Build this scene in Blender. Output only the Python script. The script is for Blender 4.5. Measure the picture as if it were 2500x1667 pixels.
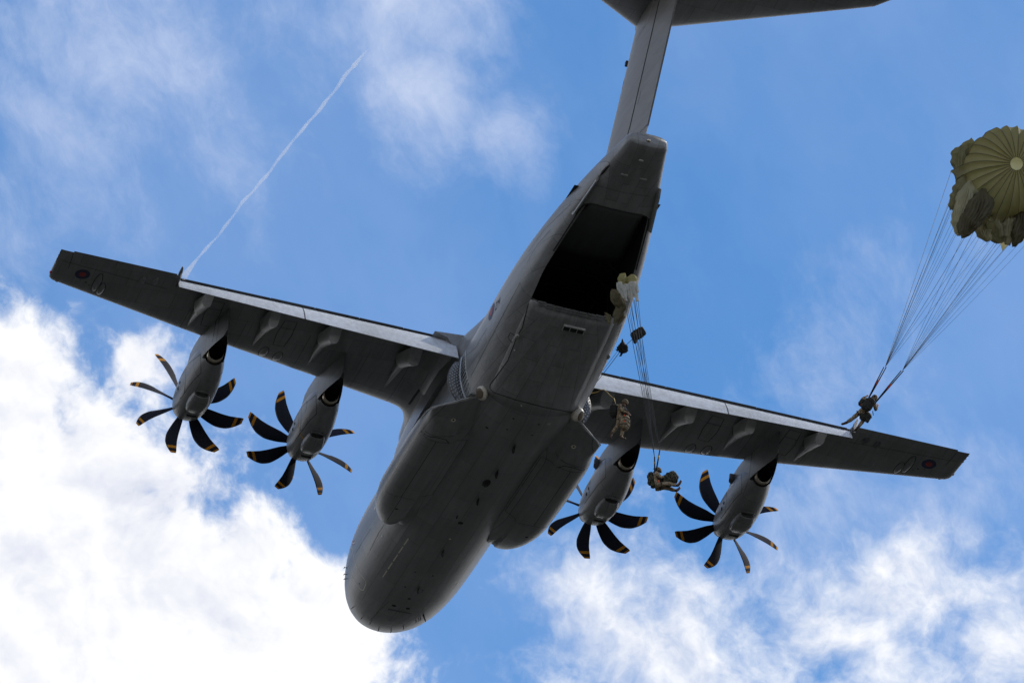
import bpy, bmesh, math, random
import numpy as np
from mathutils import Vector, Matrix, Quaternion, noise as mnoise
from mathutils.bvhtree import BVHTree

for o in list(bpy.data.objects): bpy.data.objects.remove(o)
scene = bpy.context.scene
COL = scene.collection
random.seed(7)
PI = math.pi

# ------------------------------------------------------------------ camera, sky, sun, exposure
ALT = 142.6                                    # height of the aircraft's axis above the field
CAM_R = Matrix(((0.95307, -0.29032, 0.08410), (0.21369, 0.45396, -0.86505), (0.21296, 0.84242, 0.49470)))
CAM_C = Vector((-62.079, -266.690, -140.942))  # camera in aircraft coordinates
FPX = 15850.0                                  # focal length in pixels of a 2500 x 1667 picture
cam = bpy.data.cameras.new('camera'); camo = bpy.data.objects.new('camera', cam); COL.objects.link(camo)
cam.sensor_fit = 'HORIZONTAL'; cam.sensor_width = 36.0; cam.lens = FPX / 2500.0 * 36.0
cam.clip_start = 1.0; cam.clip_end = 60000.0
_r = Vector(CAM_R[0]).normalized(); _f = Vector(CAM_R[2]).normalized()
_d = _f.cross(_r).normalized(); _r = _d.cross(_f).normalized()
CAM_R = Matrix((_r, _d, _f))
m3 = Matrix((_r, -_d, -_f)).transposed()
camo.matrix_world = Matrix.Translation(CAM_C + Vector((0, 0, ALT))) @ m3.to_4x4()
scene.camera = camo

SUN = Vector((0.60, 0.30, 0.74)).normalized()  # direction towards the sun
world = bpy.data.worlds.new('World'); scene.world = world; world.use_nodes = True
sun = bpy.data.lights.new('sun', 'SUN'); sun.energy = 3.6; sun.angle = math.radians(0.53); sun.color = (1.0, 0.95, 0.87)
suno = bpy.data.objects.new('sun', sun); COL.objects.link(suno)
suno.rotation_euler = (-SUN).to_track_quat('-Z', 'Y').to_euler()
suno.location = (0, 0, ALT + 60)
vs = scene.view_settings
vs.view_transform = 'Standard'; vs.look = 'None'; vs.exposure = 0.0; vs.gamma = 1.0; vs.use_curve_mapping = False

class NT:
    def __init__(s, tree): s.t = tree; s.n = tree.nodes; s.l = tree.links
    def new(s, typ, **kw):
        n = s.n.new(typ)
        for k, v in kw.items(): setattr(n, k, v)
        return n
    def put(s, sock, v):
        if isinstance(v, bpy.types.NodeSocket): s.l.new(v, sock)
        else: sock.default_value = v
    def math(s, op, a, b=None, c=None, clamp=False):
        n = s.new('ShaderNodeMath', operation=op, use_clamp=clamp)
        s.put(n.inputs[0], a)
        if b is not None: s.put(n.inputs[1], b)
        if c is not None: s.put(n.inputs[2], c)
        return n.outputs[0]
    def vmath(s, op, a, b=None, scale=None):
        n = s.new('ShaderNodeVectorMath', operation=op)
        s.put(n.inputs[0], a)
        if b is not None: s.put(n.inputs[1], b)
        if scale is not None: s.put(n.inputs['Scale'], scale)
        return n.outputs['Value'] if op in ('LENGTH', 'DOT_PRODUCT', 'DISTANCE') else n.outputs['Vector']
    def noise(s, vec, scale, detail=4.0, rough=0.5, dist=0.0, lac=2.0):
        n = s.new('ShaderNodeTexNoise'); s.put(n.inputs['Vector'], vec)
        n.inputs['Scale'].default_value = scale; n.inputs['Detail'].default_value = detail
        n.inputs['Roughness'].default_value = rough; n.inputs['Distortion'].default_value = dist
        n.inputs['Lacunarity'].default_value = lac
        return n.outputs
    def mix(s, fac, a, b):
        n = s.new('ShaderNodeMix', data_type='RGBA'); s.put(n.inputs[0], fac); s.put(n.inputs[6], a); s.put(n.inputs[7], b)
        return n.outputs[2]
    def smooth(s, v, a, b, lo=0.0, hi=1.0):
        n = s.new('ShaderNodeMapRange', interpolation_type='SMOOTHSTEP'); s.put(n.inputs[0], v)
        n.inputs[1].default_value = a; n.inputs[2].default_value = b; n.inputs[3].default_value = lo; n.inputs[4].default_value = hi
        return n.outputs[0]

def sky_dir(px, py):                            # world direction of a spot of sky
    v = Vector(((px - 1250) / FPX, (py - 833.5) / FPX, 1.0))
    return (CAM_R.transposed() @ v).normalized()

def build_world():
    t = NT(world.node_tree); t.n.clear()
    out = t.new('ShaderNodeOutputWorld'); bg = t.new('ShaderNodeBackground'); bg.inputs['Strength'].default_value = 0.10
    t.l.new(bg.outputs[0], out.inputs[0])
    sky = t.new('ShaderNodeTexSky', sky_type='NISHITA', sun_disc=False)
    sky.sun_elevation = math.asin(SUN.z); sky.sun_rotation = math.atan2(SUN.x, SUN.y)
    sky.altitude = 100; sky.air_density = 1.0; sky.dust_density = 0.25; sky.ozone_density = 2.2
    hs = t.new('ShaderNodeHueSaturation'); hs.inputs['Saturation'].default_value = 1.30; hs.inputs['Value'].default_value = 1.34
    t.l.new(sky.outputs[0], hs.inputs['Color'])
    tc = t.new('ShaderNodeTexCoord')
    K = FPX / 1000.0
    q = t.vmath('SCALE', t.vmath('NORMALIZE', tc.outputs['Generated']), scale=K)   # one unit = 3.6 degrees of sky
    # gentle domain warp for billowy edges
    w1 = t.noise(q, 3.2, 4, 0.55)['Color']
    w = t.vmath('SCALE', t.vmath('SUBTRACT', w1, (0.5, 0.5, 0.5)), scale=0.16)
    qw = t.vmath('ADD', q, w)
    def ctr(px, py): return tuple(sky_dir(px, py) * K)
    def blob(px, py, rad, soft):                 # positive inside, falling off over 'soft'
        d = t.vmath('DISTANCE', q, ctr(px, py))
        return t.math('DIVIDE', t.math('SUBTRACT', rad, d), soft)
    def union(L):
        r = L[0]
        for x in L[1:]: r = t.math('MAXIMUM', r, x)
        return r
    def cap(v, m): return t.math('MINIMUM', v, m)
    # coverage outside the part of sky described below: the same broken cloud all round
    far = t.smooth(t.vmath('DISTANCE', q, ctr(1250, 833)), 1.8, 3.0)
    cov = t.math('MULTIPLY', t.math('SUBTRACT', t.noise(q, 0.33, 3, 0.5)['Fac'], 0.50), 5.0)
    # towards the horizon the cumulus field is seen edge-on and closes up
    spz = t.new('ShaderNodeSeparateXYZ'); t.put(spz.inputs[0], q)
    cov = t.math('ADD', cov, t.smooth(spz.outputs[2], K * math.sin(math.radians(24)), K * math.sin(math.radians(4)), 0.0, 1.5))
    # --- dense cumulus
    def billow(v):
        a = t.noise(v, 1.9, 13, 0.63)['Fac']
        # rounded puffs: folded noise
        p = t.math('ABSOLUTE', t.math('SUBTRACT', t.noise(v, 5.0, 6, 0.55)['Fac'], 0.5))
        return t.math('SUBTRACT', a, t.math('MULTIPLY', p, 0.42))
    f1 = billow(qw)
    sx = (CAM_R.transposed() @ Vector((0.50, -0.70, 0.0))).normalized() * 0.05
    g1 = t.noise(qw, 1.9, 6, 0.58)['Fac']; g2 = t.noise(t.vmath('ADD', qw, tuple(sx)), 1.9, 6, 0.58)['Fac']
    left = t.math('MAXIMUM', cap(blob(-980, 2600, 2.03, 0.32), 2.2), cap(blob(-60, 960, 0.26, 0.22), 1.4))
    puff = t.math('MAXIMUM', cap(blob(330, 890, 0.10, 0.20), 0.55), t.math('MAXIMUM', cap(blob(720, 1650, 0.30, 0.20), 2.0), cap(blob(620, 1330, 0.12, 0.22), 0.7)))
    right = [cap(blob(1560, 1700, 0.36, 0.42), 0.50), cap(blob(2030, 1720, 0.46, 0.48), 0.60), cap(blob(2230, 1440, 0.26, 0.34), 0.55), cap(blob(2440, 1640, 0.36, 0.40), 0.66), cap(blob(2190, 1270, 0.06, 0.26), 0.20),
             cap(blob(1900, 1230, 0.06, 0.22), 0.16), cap(blob(1450, 1440, 0.10, 0.30), 0.22), cap(blob(2000, 2400, 0.72, 0.5), 0.6)]
    near = t.math('MAXIMUM', union([left, puff] + right), -1.6)
    mixn = t.new('ShaderNodeMix', data_type='FLOAT')
    t.put(mixn.inputs[0], far); t.put(mixn.inputs[2], near); t.put(mixn.inputs[3], cov)
    dens = t.math('ADD', mixn.outputs[0], t.math('MULTIPLY', t.math('SUBTRACT', f1, 0.46), 3.2))
    crisp = t.smooth(t.math('ADD', t.math('MAXIMUM', left, puff), t.math('MULTIPLY', t.math('SUBTRACT', f1, 0.45), 3.0)), -0.02, 0.50)
    cum = t.math('MAXIMUM', t.smooth(dens, -0.10, 0.95), t.math('MULTIPLY', crisp, t.math('SUBTRACT', 1.0, far)))
    lit = t.math('ADD', 0.66, t.math('MULTIPLY', t.math('SUBTRACT', g1, g2), 4.5))
    core = t.smooth(t.noise(qw, 1.3, 6, 0.6)['Fac'], 0.36, 0.62)
    lit = t.math('ADD', lit, t.math('MULTIPLY', core, 0.42), clamp=True)
    ccol = t.mix(lit, (6.8, 7.2, 8.5, 1), (10.7, 10.7, 10.8, 1))
    # --- thin veils and wisps, drawn out along the wind
    ax = CAM_R.transposed()
    e1 = (ax @ Vector((0.45, 0.89, 0))).normalized(); e2 = (ax @ Vector((0.89, -0.45, 0))).normalized(); e3 = (ax @ Vector((0, 0, 1))).normalized()
    cx = t.new('ShaderNodeCombineXYZ')
    t.put(cx.inputs[0], t.math('MULTIPLY', t.vmath('DOT_PRODUCT', qw, tuple(e1)), 0.62))
    t.put(cx.inputs[1], t.vmath('DOT_PRODUCT', qw, tuple(e2)))
    t.put(cx.inputs[2], t.vmath('DOT_PRODUCT', qw, tuple(e3)))
    f2 = t.noise(cx.outputs[0], 2.7, 12, 0.65, 0.12)['Fac']
    veil = union([cap(blob(930, -40, 0.34, 0.30), 0.95), cap(blob(1235, 300, 0.10, 0.22), 0.45), cap(blob(1190, 200, 0.06, 0.2), 0.5), cap(blob(1010, 200, 0.20, 0.24), 0.75), cap(blob(1100, 90, 0.12, 0.2), 0.7), cap(blob(300, 60, 0.36, 0.45), 0.55), cap(blob(60, 420, 0.34, 0.40), 0.42), cap(blob(560, 330, 0.16, 0.4), 0.28),
                  cap(blob(2250, 900, 0.34, 0.50), -0.02), cap(blob(2300, 1180, 0.2, 0.36), 0.30), cap(blob(1950, 1330, 0.2, 0.36), 0.35), cap(blob(1350, 1480, 0.2, 0.36), 0.30)])
    veil = t.math('MAXIMUM', veil, -0.9)
    mixv = t.new('ShaderNodeMix', data_type='FLOAT')
    t.put(mixv.inputs[0], far); t.put(mixv.inputs[2], veil); t.put(mixv.inputs[3], t.math('MULTIPLY', cov, 0.5))
    wd = t.math('ADD', mixv.outputs[0], t.math('MULTIPLY', t.math('SUBTRACT', f2, 0.5), 3.3))
    wis = t.smooth(wd, -0.18, 1.55, 0.0, 0.86)
    base = t.smooth(t.noise(cx.outputs[0], 1.0, 6, 0.6)['Fac'], 0.30, 0.80, 0.0, 0.26)      # faint overall veil
    c = t.mix(base, hs.outputs[0], (5.0, 6.2, 9.2, 1))
    c = t.mix(wis, c, (7.0, 7.7, 9.5, 1))
    c = t.mix(cum, c, ccol)
    t.l.new(c, bg.inputs['Color'])
    world.cycles.sampling_method = 'MANUAL'; world.cycles.sample_map_resolution = 1024
build_world()

# ------------------------------------------------------------------ materials
MATS = {}
def principled(name):
    m = bpy.data.materials.new(name); m.use_nodes = True
    t = NT(m.node_tree); b = t.n['Principled BSDF']; MATS[name] = m
    return m, t, b
def plain(name, col, rough=0.6, metal=0.0, var=0.25, scale=6.0, spec=0.5, bump=0.0):
    m, t, b = principled(name)
    tc = t.new('ShaderNodeTexCoord')
    f = t.noise(tc.outputs['Object'], scale, 5, 0.6)['Fac']
    lo = tuple(c * (1 - var) for c in col) + (1,); hi = tuple(min(1, c * (1 + var)) for c in col) + (1,)
    t.put(b.inputs['Base Color'], t.mix(f, lo, hi))
    b.inputs['Roughness'].default_value = rough; b.inputs['Metallic'].default_value = metal
    b.inputs['Specular IOR Level'].default_value = spec
    if bump:
        bn = t.new('ShaderNodeBump'); bn.inputs['Strength'].default_value = bump; bn.inputs['Distance'].default_value = 0.02
        t.put(bn.inputs['Height'], t.noise(tc.outputs['Object'], scale * 3, 4, 0.6)['Fac']); t.l.new(bn.outputs[0], b.inputs['Normal'])
    return m
def paint(name, col, rough=0.42, body=False, panels=True):
    """weathered grey aircraft paint: skin panels with fine joints, streaks along the airflow, fine grime"""
    m, t, b = principled(name)
    tc = t.new('ShaderNodeTexCoord'); P = tc.outputs['Object']
    sp = t.new('ShaderNodeSeparateXYZ'); t.l.new(P, sp.inputs[0])
    mp = t.new('ShaderNodeMapping'); t.l.new(P, mp.inputs[0]); mp.inputs['Scale'].default_value = (4.0, 0.28, 4.0)
    big = t.noise(P, 0.35, 4, 0.55)['Fac']; st = t.noise(mp.outputs[0], 1.0, 6, 0.62)['Fac']; fine = t.noise(P, 11, 5, 0.7)['Fac']
    v = t.math('ADD', t.math('MULTIPLY', big, 0.30), t.math('ADD', t.math('MULTIPLY', st, 0.40), t.math('MULTIPLY', fine, 0.30)))
    v = t.smooth(v, 0.32, 0.68)
    dk = (col[0] * 0.72, col[1] * 0.70, col[2] * 0.67, 1); lt = (col[0] * 1.20, col[1] * 1.20, col[2] * 1.20, 1)
    c = t.mix(v, dk, lt)
    if panels:
        cb = t.new('ShaderNodeCombineXYZ')
        if body:
            ang = t.math('MULTIPLY', t.math('ARCTAN2', sp.outputs[0], t.math('MULTIPLY', sp.outputs[2], -1.0)), 2.8)
            t.put(cb.inputs[0], sp.outputs[1]); t.put(cb.inputs[1], ang)
        else:
            t.put(cb.inputs[0], sp.outputs[0]); t.put(cb.inputs[1], sp.outputs[1])
        br = t.new('ShaderNodeTexBrick'); t.l.new(cb.outputs[0], br.inputs['Vector'])
        br.inputs['Color1'].default_value = (0.86, 0.86, 0.86, 1); br.inputs['Color2'].default_value = (1.07, 1.07, 1.07, 1); br.inputs['Mortar'].default_value = (0.45, 0.45, 0.45, 1)
        br.inputs['Scale'].default_value = 1.0; br.inputs['Mortar Size'].default_value = 0.011; br.inputs['Mortar Smooth'].default_value = 0.3; br.inputs['Bias'].default_value = 0.0
        br.inputs['Brick Width'].default_value = 2.1 if body else 1.55; br.inputs['Row Height'].default_value = 0.92 if body else 1.25
        mu = t.new('ShaderNodeMix', data_type='RGBA', blend_type='MULTIPLY'); mu.inputs[0].default_value = 1.0
        t.put(mu.inputs[6], c); t.put(mu.inputs[7], br.outputs['Color']); c = mu.outputs[2]
        # dark run-off streaks behind joints and drains
        mp2 = t.new('ShaderNodeMapping'); t.l.new(P, mp2.inputs[0]); mp2.inputs['Scale'].default_value = (9.0, 0.16, 9.0)
        ru = t.smooth(t.noise(mp2.outputs[0], 1.0, 4, 0.6)['Fac'], 0.60, 0.76, 0.0, 0.45)
        c = t.mix(ru, c, (col[0] * .45, col[1] * .43, col[2] * .40, 1))
    t.put(b.inputs['Base Color'], c)
    t.put(b.inputs['Roughness'], t.math('ADD', rough - 0.08, t.math('MULTIPLY', fine, 0.18)))
    b.inputs['Specular IOR Level'].default_value = 0.5
    bn = t.new('ShaderNodeBump'); bn.inputs['Strength'].default_value = 0.14; bn.inputs['Distance'].default_value = 0.03
    t.put(bn.inputs['Height'], t.noise(P, 1.7, 3, 0.5)['Fac']); t.l.new(bn.outputs[0], b.inputs['Normal'])
    return m
PAINT = paint('grey_paint', (0.228, 0.235, 0.243), 0.36)
PAINT_F = paint('grey_body_paint', (0.228, 0.235, 0.243), 0.36, True)
PAINT_T = paint('grey_fin_paint', (0.165, 0.160, 0.152), 0.42, panels=False)
PAINT_FL = paint('skylit_flap_paint', (0.55, 0.575, 0.60), 0.40, panels=False)  # body grey made paler and bluer: skylight on the flaps put into the colour
PAINT_L = paint('light_grey_paint', (0.38, 0.385, 0.385), 0.45, panels=False)
PAINT_D = paint('dark_grey_paint', (0.095, 0.098, 0.104), 0.5, panels=False)
RUBBER = plain('black_seal_and_opening', (0.012, 0.012, 0.013), 0.7)
SEAM = plain('panel_gap', (0.022, 0.022, 0.024), 0.8)
SEAM_L = plain('pale_edge', (0.33, 0.33, 0.32), 0.6)
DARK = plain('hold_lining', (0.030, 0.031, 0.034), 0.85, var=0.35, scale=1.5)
BLACKM = plain('soot', (0.010, 0.010, 0.011), 0.75)
METAL = plain('exhaust_metal', (0.52, 0.46, 0.38), 0.30, 0.85, 0.3, 5)
WHITE = plain('white_marking', (0.74, 0.73, 0.70), 0.5, var=0.1)
CREAM = plain('cream_fairing', (0.66, 0.61, 0.52), 0.5, var=0.12)
LENS = plain('brown_lens', (0.11, 0.085, 0.06), 0.25)
BLUE = plain('roundel_blue', (0.016, 0.022, 0.085), 0.5, var=0.15)
RED = plain('roundel_red', (0.34, 0.020, 0.028), 0.5, var=0.15)
YELLOW = plain('yellow_marking', (0.62, 0.30, 0.03), 0.5, var=0.12)
ORANGE = plain('orange_tape', (0.72, 0.10, 0.03), 0.6)
GLASS = plain('lamp_glass', (0.75, 0.70, 0.55), 0.12, var=0.05)
RIBS = plain('bare_rib_metal', (0.40, 0.44, 0.48), 0.5, 0.2, 0.2)
CLEAR = plain('cockpit_glass', (0.02, 0.025, 0.03), 0.06, var=0.05)
REDLAMP = plain('red_lamp', (0.55, 0.03, 0.03), 0.2)

def blade_mat():
    m, t, b = principled('blade_paint')
    tc = t.new('ShaderNodeTexCoord'); sp = t.new('ShaderNodeSeparateXYZ'); t.l.new(tc.outputs['Object'], sp.inputs[0])
    r = sp.outputs[0]
    def band(a, c): return t.math('MULTIPLY', t.math('GREATER_THAN', r, a), t.math('LESS_THAN', r, c))
    y = t.math('ADD', band(2.30, 2.43), band(2.585, 3.0), clamp=True)
    f = t.noise(tc.outputs['Object'], 9, 5, 0.6)['Fac']
    dk = t.mix(f, (0.014, 0.016, 0.025, 1), (0.028, 0.030, 0.042, 1))
    ye = t.mix(f, (0.44, 0.18, 0.02, 1), (0.62, 0.28, 0.035, 1))
    t.put(b.inputs['Base Color'], t.mix(y, dk, ye))
    b.inputs['Roughness'].default_value = 0.85; b.inputs['Specular IOR Level'].default_value = 0.06
    return m
BLADE = blade_mat()
BLADE_LE = plain('blade_edge_metal', (0.10, 0.093, 0.088), 0.7, 0.0, spec=.15)

def camo_mat(name, cols, scale=7.0):
    m, t, b = principled(name)
    tc = t.new('ShaderNodeTexCoord'); P = tc.outputs['Object']
    n1 = t.noise(P, scale, 3, 0.6, 0.6)['Fac']; n2 = t.noise(t.vmath('ADD', P, (4.1, 2.2, 7.7)), scale * 1.4, 3, 0.6, 0.4)['Fac']
    c = t.mix(t.math('GREATER_THAN', n1, 0.50), cols[0] + (1,), cols[1] + (1,))
    c = t.mix(t.math('GREATER_THAN', n2, 0.56), c, cols[2] + (1,))
    c = t.mix(t.math('LESS_THAN', n2, 0.40), c, cols[3] + (1,))
    t.put(b.inputs['Base Color'], c); b.inputs['Roughness'].default_value = 0.9; b.inputs['Specular IOR Level'].default_value = 0.15
    bn = t.new('ShaderNodeBump'); bn.inputs['Strength'].default_value = 0.7; bn.inputs['Distance'].default_value = 0.03
    t.put(bn.inputs['Height'], t.noise(P, 12, 4, 0.6)['Fac']); t.l.new(bn.outputs[0], b.inputs['Normal'])
    return m
CAMO = camo_mat('camouflage_cloth', [(0.32, 0.245, 0.165), (0.19, 0.15, 0.095), (0.12, 0.11, 0.07), (0.42, 0.34, 0.25)], 9)
CAMO_D = camo_mat('dark_camouflage', [(0.07, 0.068, 0.045), (0.045, 0.045, 0.03), (0.02, 0.02, 0.016), (0.12, 0.11, 0.07)], 8)
HELM = camo_mat('helmet_cover', [(0.20, 0.155, 0.10), (0.14, 0.11, 0.07), (0.09, 0.085, 0.055), (0.25, 0.20, 0.14)], 14)
SKIN = plain('skin', (0.42, 0.24, 0.17), 0.55, var=0.12)
PACK = plain('black_pack_cloth', (0.018, 0.019, 0.018), 0.85, var=0.4, scale=9, bump=0.5)
BOOT = plain('brown_boot_leather', (0.055, 0.028, 0.018), 0.6)
CORD = plain('suspension_cord', (0.075, 0.080, 0.085), 0.7, var=0.3)
CORD_W = plain('pale_cord', (0.60, 0.62, 0.64), 0.6)
WEB = plain('dark_webbing', (0.030, 0.030, 0.034), 0.8)
STATIC = plain('yellow_static_line', (0.60, 0.42, 0.10), 0.6)

def nylon(name, col, trans):
    m = bpy.data.materials.new(name); m.use_nodes = True; t = NT(m.node_tree); t.n.clear(); MATS[name] = m
    out = t.new('ShaderNodeOutputMaterial'); tc = t.new('ShaderNodeTexCoord')
    f = t.noise(tc.outputs['Object'], 1.6, 5, 0.6)['Fac']
    c = t.mix(f, tuple(x * 0.78 for x in col) + (1,), tuple(x * 1.18 for x in col) + (1,))
    d = t.new('ShaderNodeBsdfDiffuse'); tr = t.new('ShaderNodeBsdfTranslucent'); g = t.new('ShaderNodeBsdfGlossy'); g.inputs['Roughness'].default_value = 0.5
    t.put(d.inputs['Color'], c); t.put(tr.inputs['Color'], c)
    bn = t.new('ShaderNodeBump'); bn.inputs['Strength'].default_value = 0.5; bn.inputs['Distance'].default_value = 0.05
    t.put(bn.inputs['Height'], t.noise(tc.outputs['Object'], 5, 4, 0.6)['Fac'])
    for n in (d, tr, g): t.l.new(bn.outputs[0], n.inputs['Normal'])
    m1 = t.new('ShaderNodeMixShader'); m1.inputs[0].default_value = trans; t.l.new(d.outputs[0], m1.inputs[1]); t.l.new(tr.outputs[0], m1.inputs[2])
    m2 = t.new('ShaderNodeMixShader'); m2.inputs[0].default_value = 0.015; t.l.new(m1.outputs[0], m2.inputs[1]); t.l.new(g.outputs[0], m2.inputs[2])
    t.l.new(m2.outputs[0], out.inputs[0])
    return m
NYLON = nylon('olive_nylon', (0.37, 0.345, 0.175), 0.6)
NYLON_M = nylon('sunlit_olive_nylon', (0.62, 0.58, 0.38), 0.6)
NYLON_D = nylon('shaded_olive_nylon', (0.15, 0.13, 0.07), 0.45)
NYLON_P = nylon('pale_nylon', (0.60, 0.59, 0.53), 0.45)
NYLON_V = nylon('sunlit_vent_nylon', (0.85, 0.82, 0.50), 0.6)

# ------------------------------------------------------------------ mesh helpers
def mesh(name, v, f, mat, parent=None, smooth=True, mats=None, fm=None):
    me = bpy.data.meshes.new(name); me.from_pydata([tuple(p) for p in v], [], [tuple(x) for x in f])
    for mm in (mats or [mat]): me.materials.append(mm)
    if fm:
        for p, i in zip(me.polygons, fm): p.material_index = i
    if smooth: me.polygons.foreach_set('use_smooth', [True] * len(me.polygons))
    me.update()
    o = bpy.data.objects.new(name, me); COL.objects.link(o)
    if parent is not None: o.parent = parent
    return o
def fix_normals(o):
    bm = bmesh.new(); bm.from_mesh(o.data); bmesh.ops.recalc_face_normals(bm, faces=bm.faces[:]); bm.to_mesh(o.data); bm.free(); return o
def sharp(o, deg=35):
    bm = bmesh.new(); bm.from_mesh(o.data); bmesh.ops.recalc_face_normals(bm, faces=bm.faces[:])
    for e in bm.edges:
        if len(e.link_faces) == 2 and e.calc_face_angle(0) > math.radians(deg): e.smooth = False
    bm.to_mesh(o.data); bm.free(); return o
def empty(name, loc=(0, 0, 0), parent=None):
    o = bpy.data.objects.new(name, None); COL.objects.link(o); o.location = loc; o.empty_display_size = 0.3
    if parent is not None: o.parent = parent
    return o
def tag(o, label, cat, group=None, kind=None):
    o['label'] = label; o['category'] = cat
    if group: o['group'] = group
    if kind: o['kind'] = kind
    return o
def loft(rings, closed=True, cap0=False, cap1=False):
    n = len(rings[0]); v = [p for r in rings for p in r]; f = []
    for i in range(len(rings) - 1):
        for j in range(n if closed else n - 1):
            a = i * n + j; b = i * n + (j + 1) % n
            f.append((a, b, b + n, a + n))
    if cap0: f.append(tuple(range(n))[::-1])
    if cap1: f.append(tuple(range((len(rings) - 1) * n, len(rings) * n)))
    return v, f
def tube(pts, rad, n=8, cap=True):
    pts = [Vector(p) for p in pts]; k = len(pts)
    if not hasattr(rad, '__len__'): rad = [rad] * k
    rings = []; up = None
    for i, p in enumerate(pts):
        tg = (pts[min(i + 1, k - 1)] - pts[max(i - 1, 0)]).normalized()
        if up is None:
            up = Vector((0, 0, 1)) if abs(tg.z) < 0.9 else Vector((1, 0, 0))
        a = tg.cross(up).normalized(); up = a.cross(tg).normalized()
        rings.append([p + (a * math.cos(2 * PI * j / n) + up * math.sin(2 * PI * j / n)) * rad[i] for j in range(n)])
    return loft(rings, True, cap, cap)
def join(*parts):
    V = []; F = []
    for v, f in parts:
        b = len(V); V += list(v); F += [tuple(i + b for i in q) for q in f]
    return V, F
def boxv(c, s, R=None):
    v = []
    for dx in (-.5, .5):
        for dy in (-.5, .5):
            for dz in (-.5, .5):
                p = Vector((dx * s[0], dy * s[1], dz * s[2]))
                if R is not None: p = R @ p
                v.append(Vector(c) + p)
    return v, [(0, 1, 3, 2), (4, 6, 7, 5), (0, 4, 5, 1), (2, 3, 7, 6), (0, 2, 6, 4), (1, 5, 7, 3)]
def ellip(c, r, nu=16, nv=10, R=None):
    rings = []
    for i in range(nv + 1):
        th = PI * i / nv; th = min(max(th, 0.02), PI - 0.02)
        ring = []
        for j in range(nu):
            ph = 2 * PI * j / nu
            p = Vector((r[0] * math.sin(th) * math.cos(ph), r[1] * math.sin(th) * math.sin(ph), r[2] * math.cos(th)))
            if R is not None: p = R @ p
            ring.append(Vector(c) + p)
        rings.append(ring)
    return loft(rings, True, True, True)
def interp(tab, s):
    """monotone-ish smooth interpolation of rows (s, a, b, ...)"""
    if s <= tab[0][0]: return list(tab[0][1:])
    if s >= tab[-1][0]: return list(tab[-1][1:])
    i = max(k for k in range(len(tab) - 1) if tab[k][0] <= s)
    t0, t1 = tab[i], tab[i + 1]; h = t1[0] - t0[0]; u = (s - t0[0]) / h
    tp = tab[i - 1] if i > 0 else None; tn = tab[i + 2] if i + 2 < len(tab) else None
    res = []
    for k in range(1, len(t0)):
        d = (t1[k] - t0[k]) / h
        d0 = (t0[k] - tp[k]) / (t0[0] - tp[0]) if tp else d
        d1 = (tn[k] - t1[k]) / (tn[0] - t1[0]) if tn else d
        def lim(x, y): return 0.0 if x * y <= 0 else 2 * x * y / (x + y)
        m0 = lim(d0, d) if tp else d; m1 = lim(d, d1) if tn else d
        res.append((2*u**3 - 3*u**2 + 1) * t0[k] + (u**3 - 2*u**2 + u) * h * m0 + (-2*u**3 + 3*u**2) * t1[k] + (u**3 - u**2) * h * m1)
    return res

# ------------------------------------------------------------------ the ground far below (lights the underside)
def build_ground():
    m, t, b = principled('meadow')
    tc = t.new('ShaderNodeTexCoord'); P = tc.outputs['Object']
    n1 = t.noise(P, 0.02, 6, 0.6)['Fac']; n2 = t.noise(P, 0.9, 5, 0.6)['Fac']
    c = t.mix(n1, (0.032, 0.033, 0.030, 1), (0.050, 0.050, 0.047, 1)); c = t.mix(t.math('MULTIPLY', n2, 0.5), c, (0.028, 0.031, 0.025, 1))
    t.put(b.inputs['Base Color'], c); b.inputs['Roughness'].default_value = 0.95; b.inputs['Specular IOR Level'].default_value = 0.1
    rings = []
    for r in (0.01, 60, 200, 600, 2000, 8000, 30000):
        rings.append([Vector((r * math.cos(2 * PI * j / 48), r * math.sin(2 * PI * j / 48) - 150, -0.3 * math.sin(j) if 60 < r < 8000 else 0)) for j in range(48)])
    v, f = loft(rings)
    g = mesh('ground', v, f, m); g['kind'] = 'structure'; g['label'] = 'open grass drop zone under the aircraft'
    fix_normals(g)
    for p in g.data.polygons:
        if p.normal.z < 0: g.data.flip_normals(); break
build_ground()

# ==================================================================  THE AIRCRAFT
plane = empty('transport_aircraft', (0, 0, ALT))
tag(plane, 'grey four-engined turboprop military transport aircraft flying away with its rear cargo door open', 'aircraft')
BV = []                                         # surfaces that markings are laid on
def reg(o): BV.append(o); return o

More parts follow.
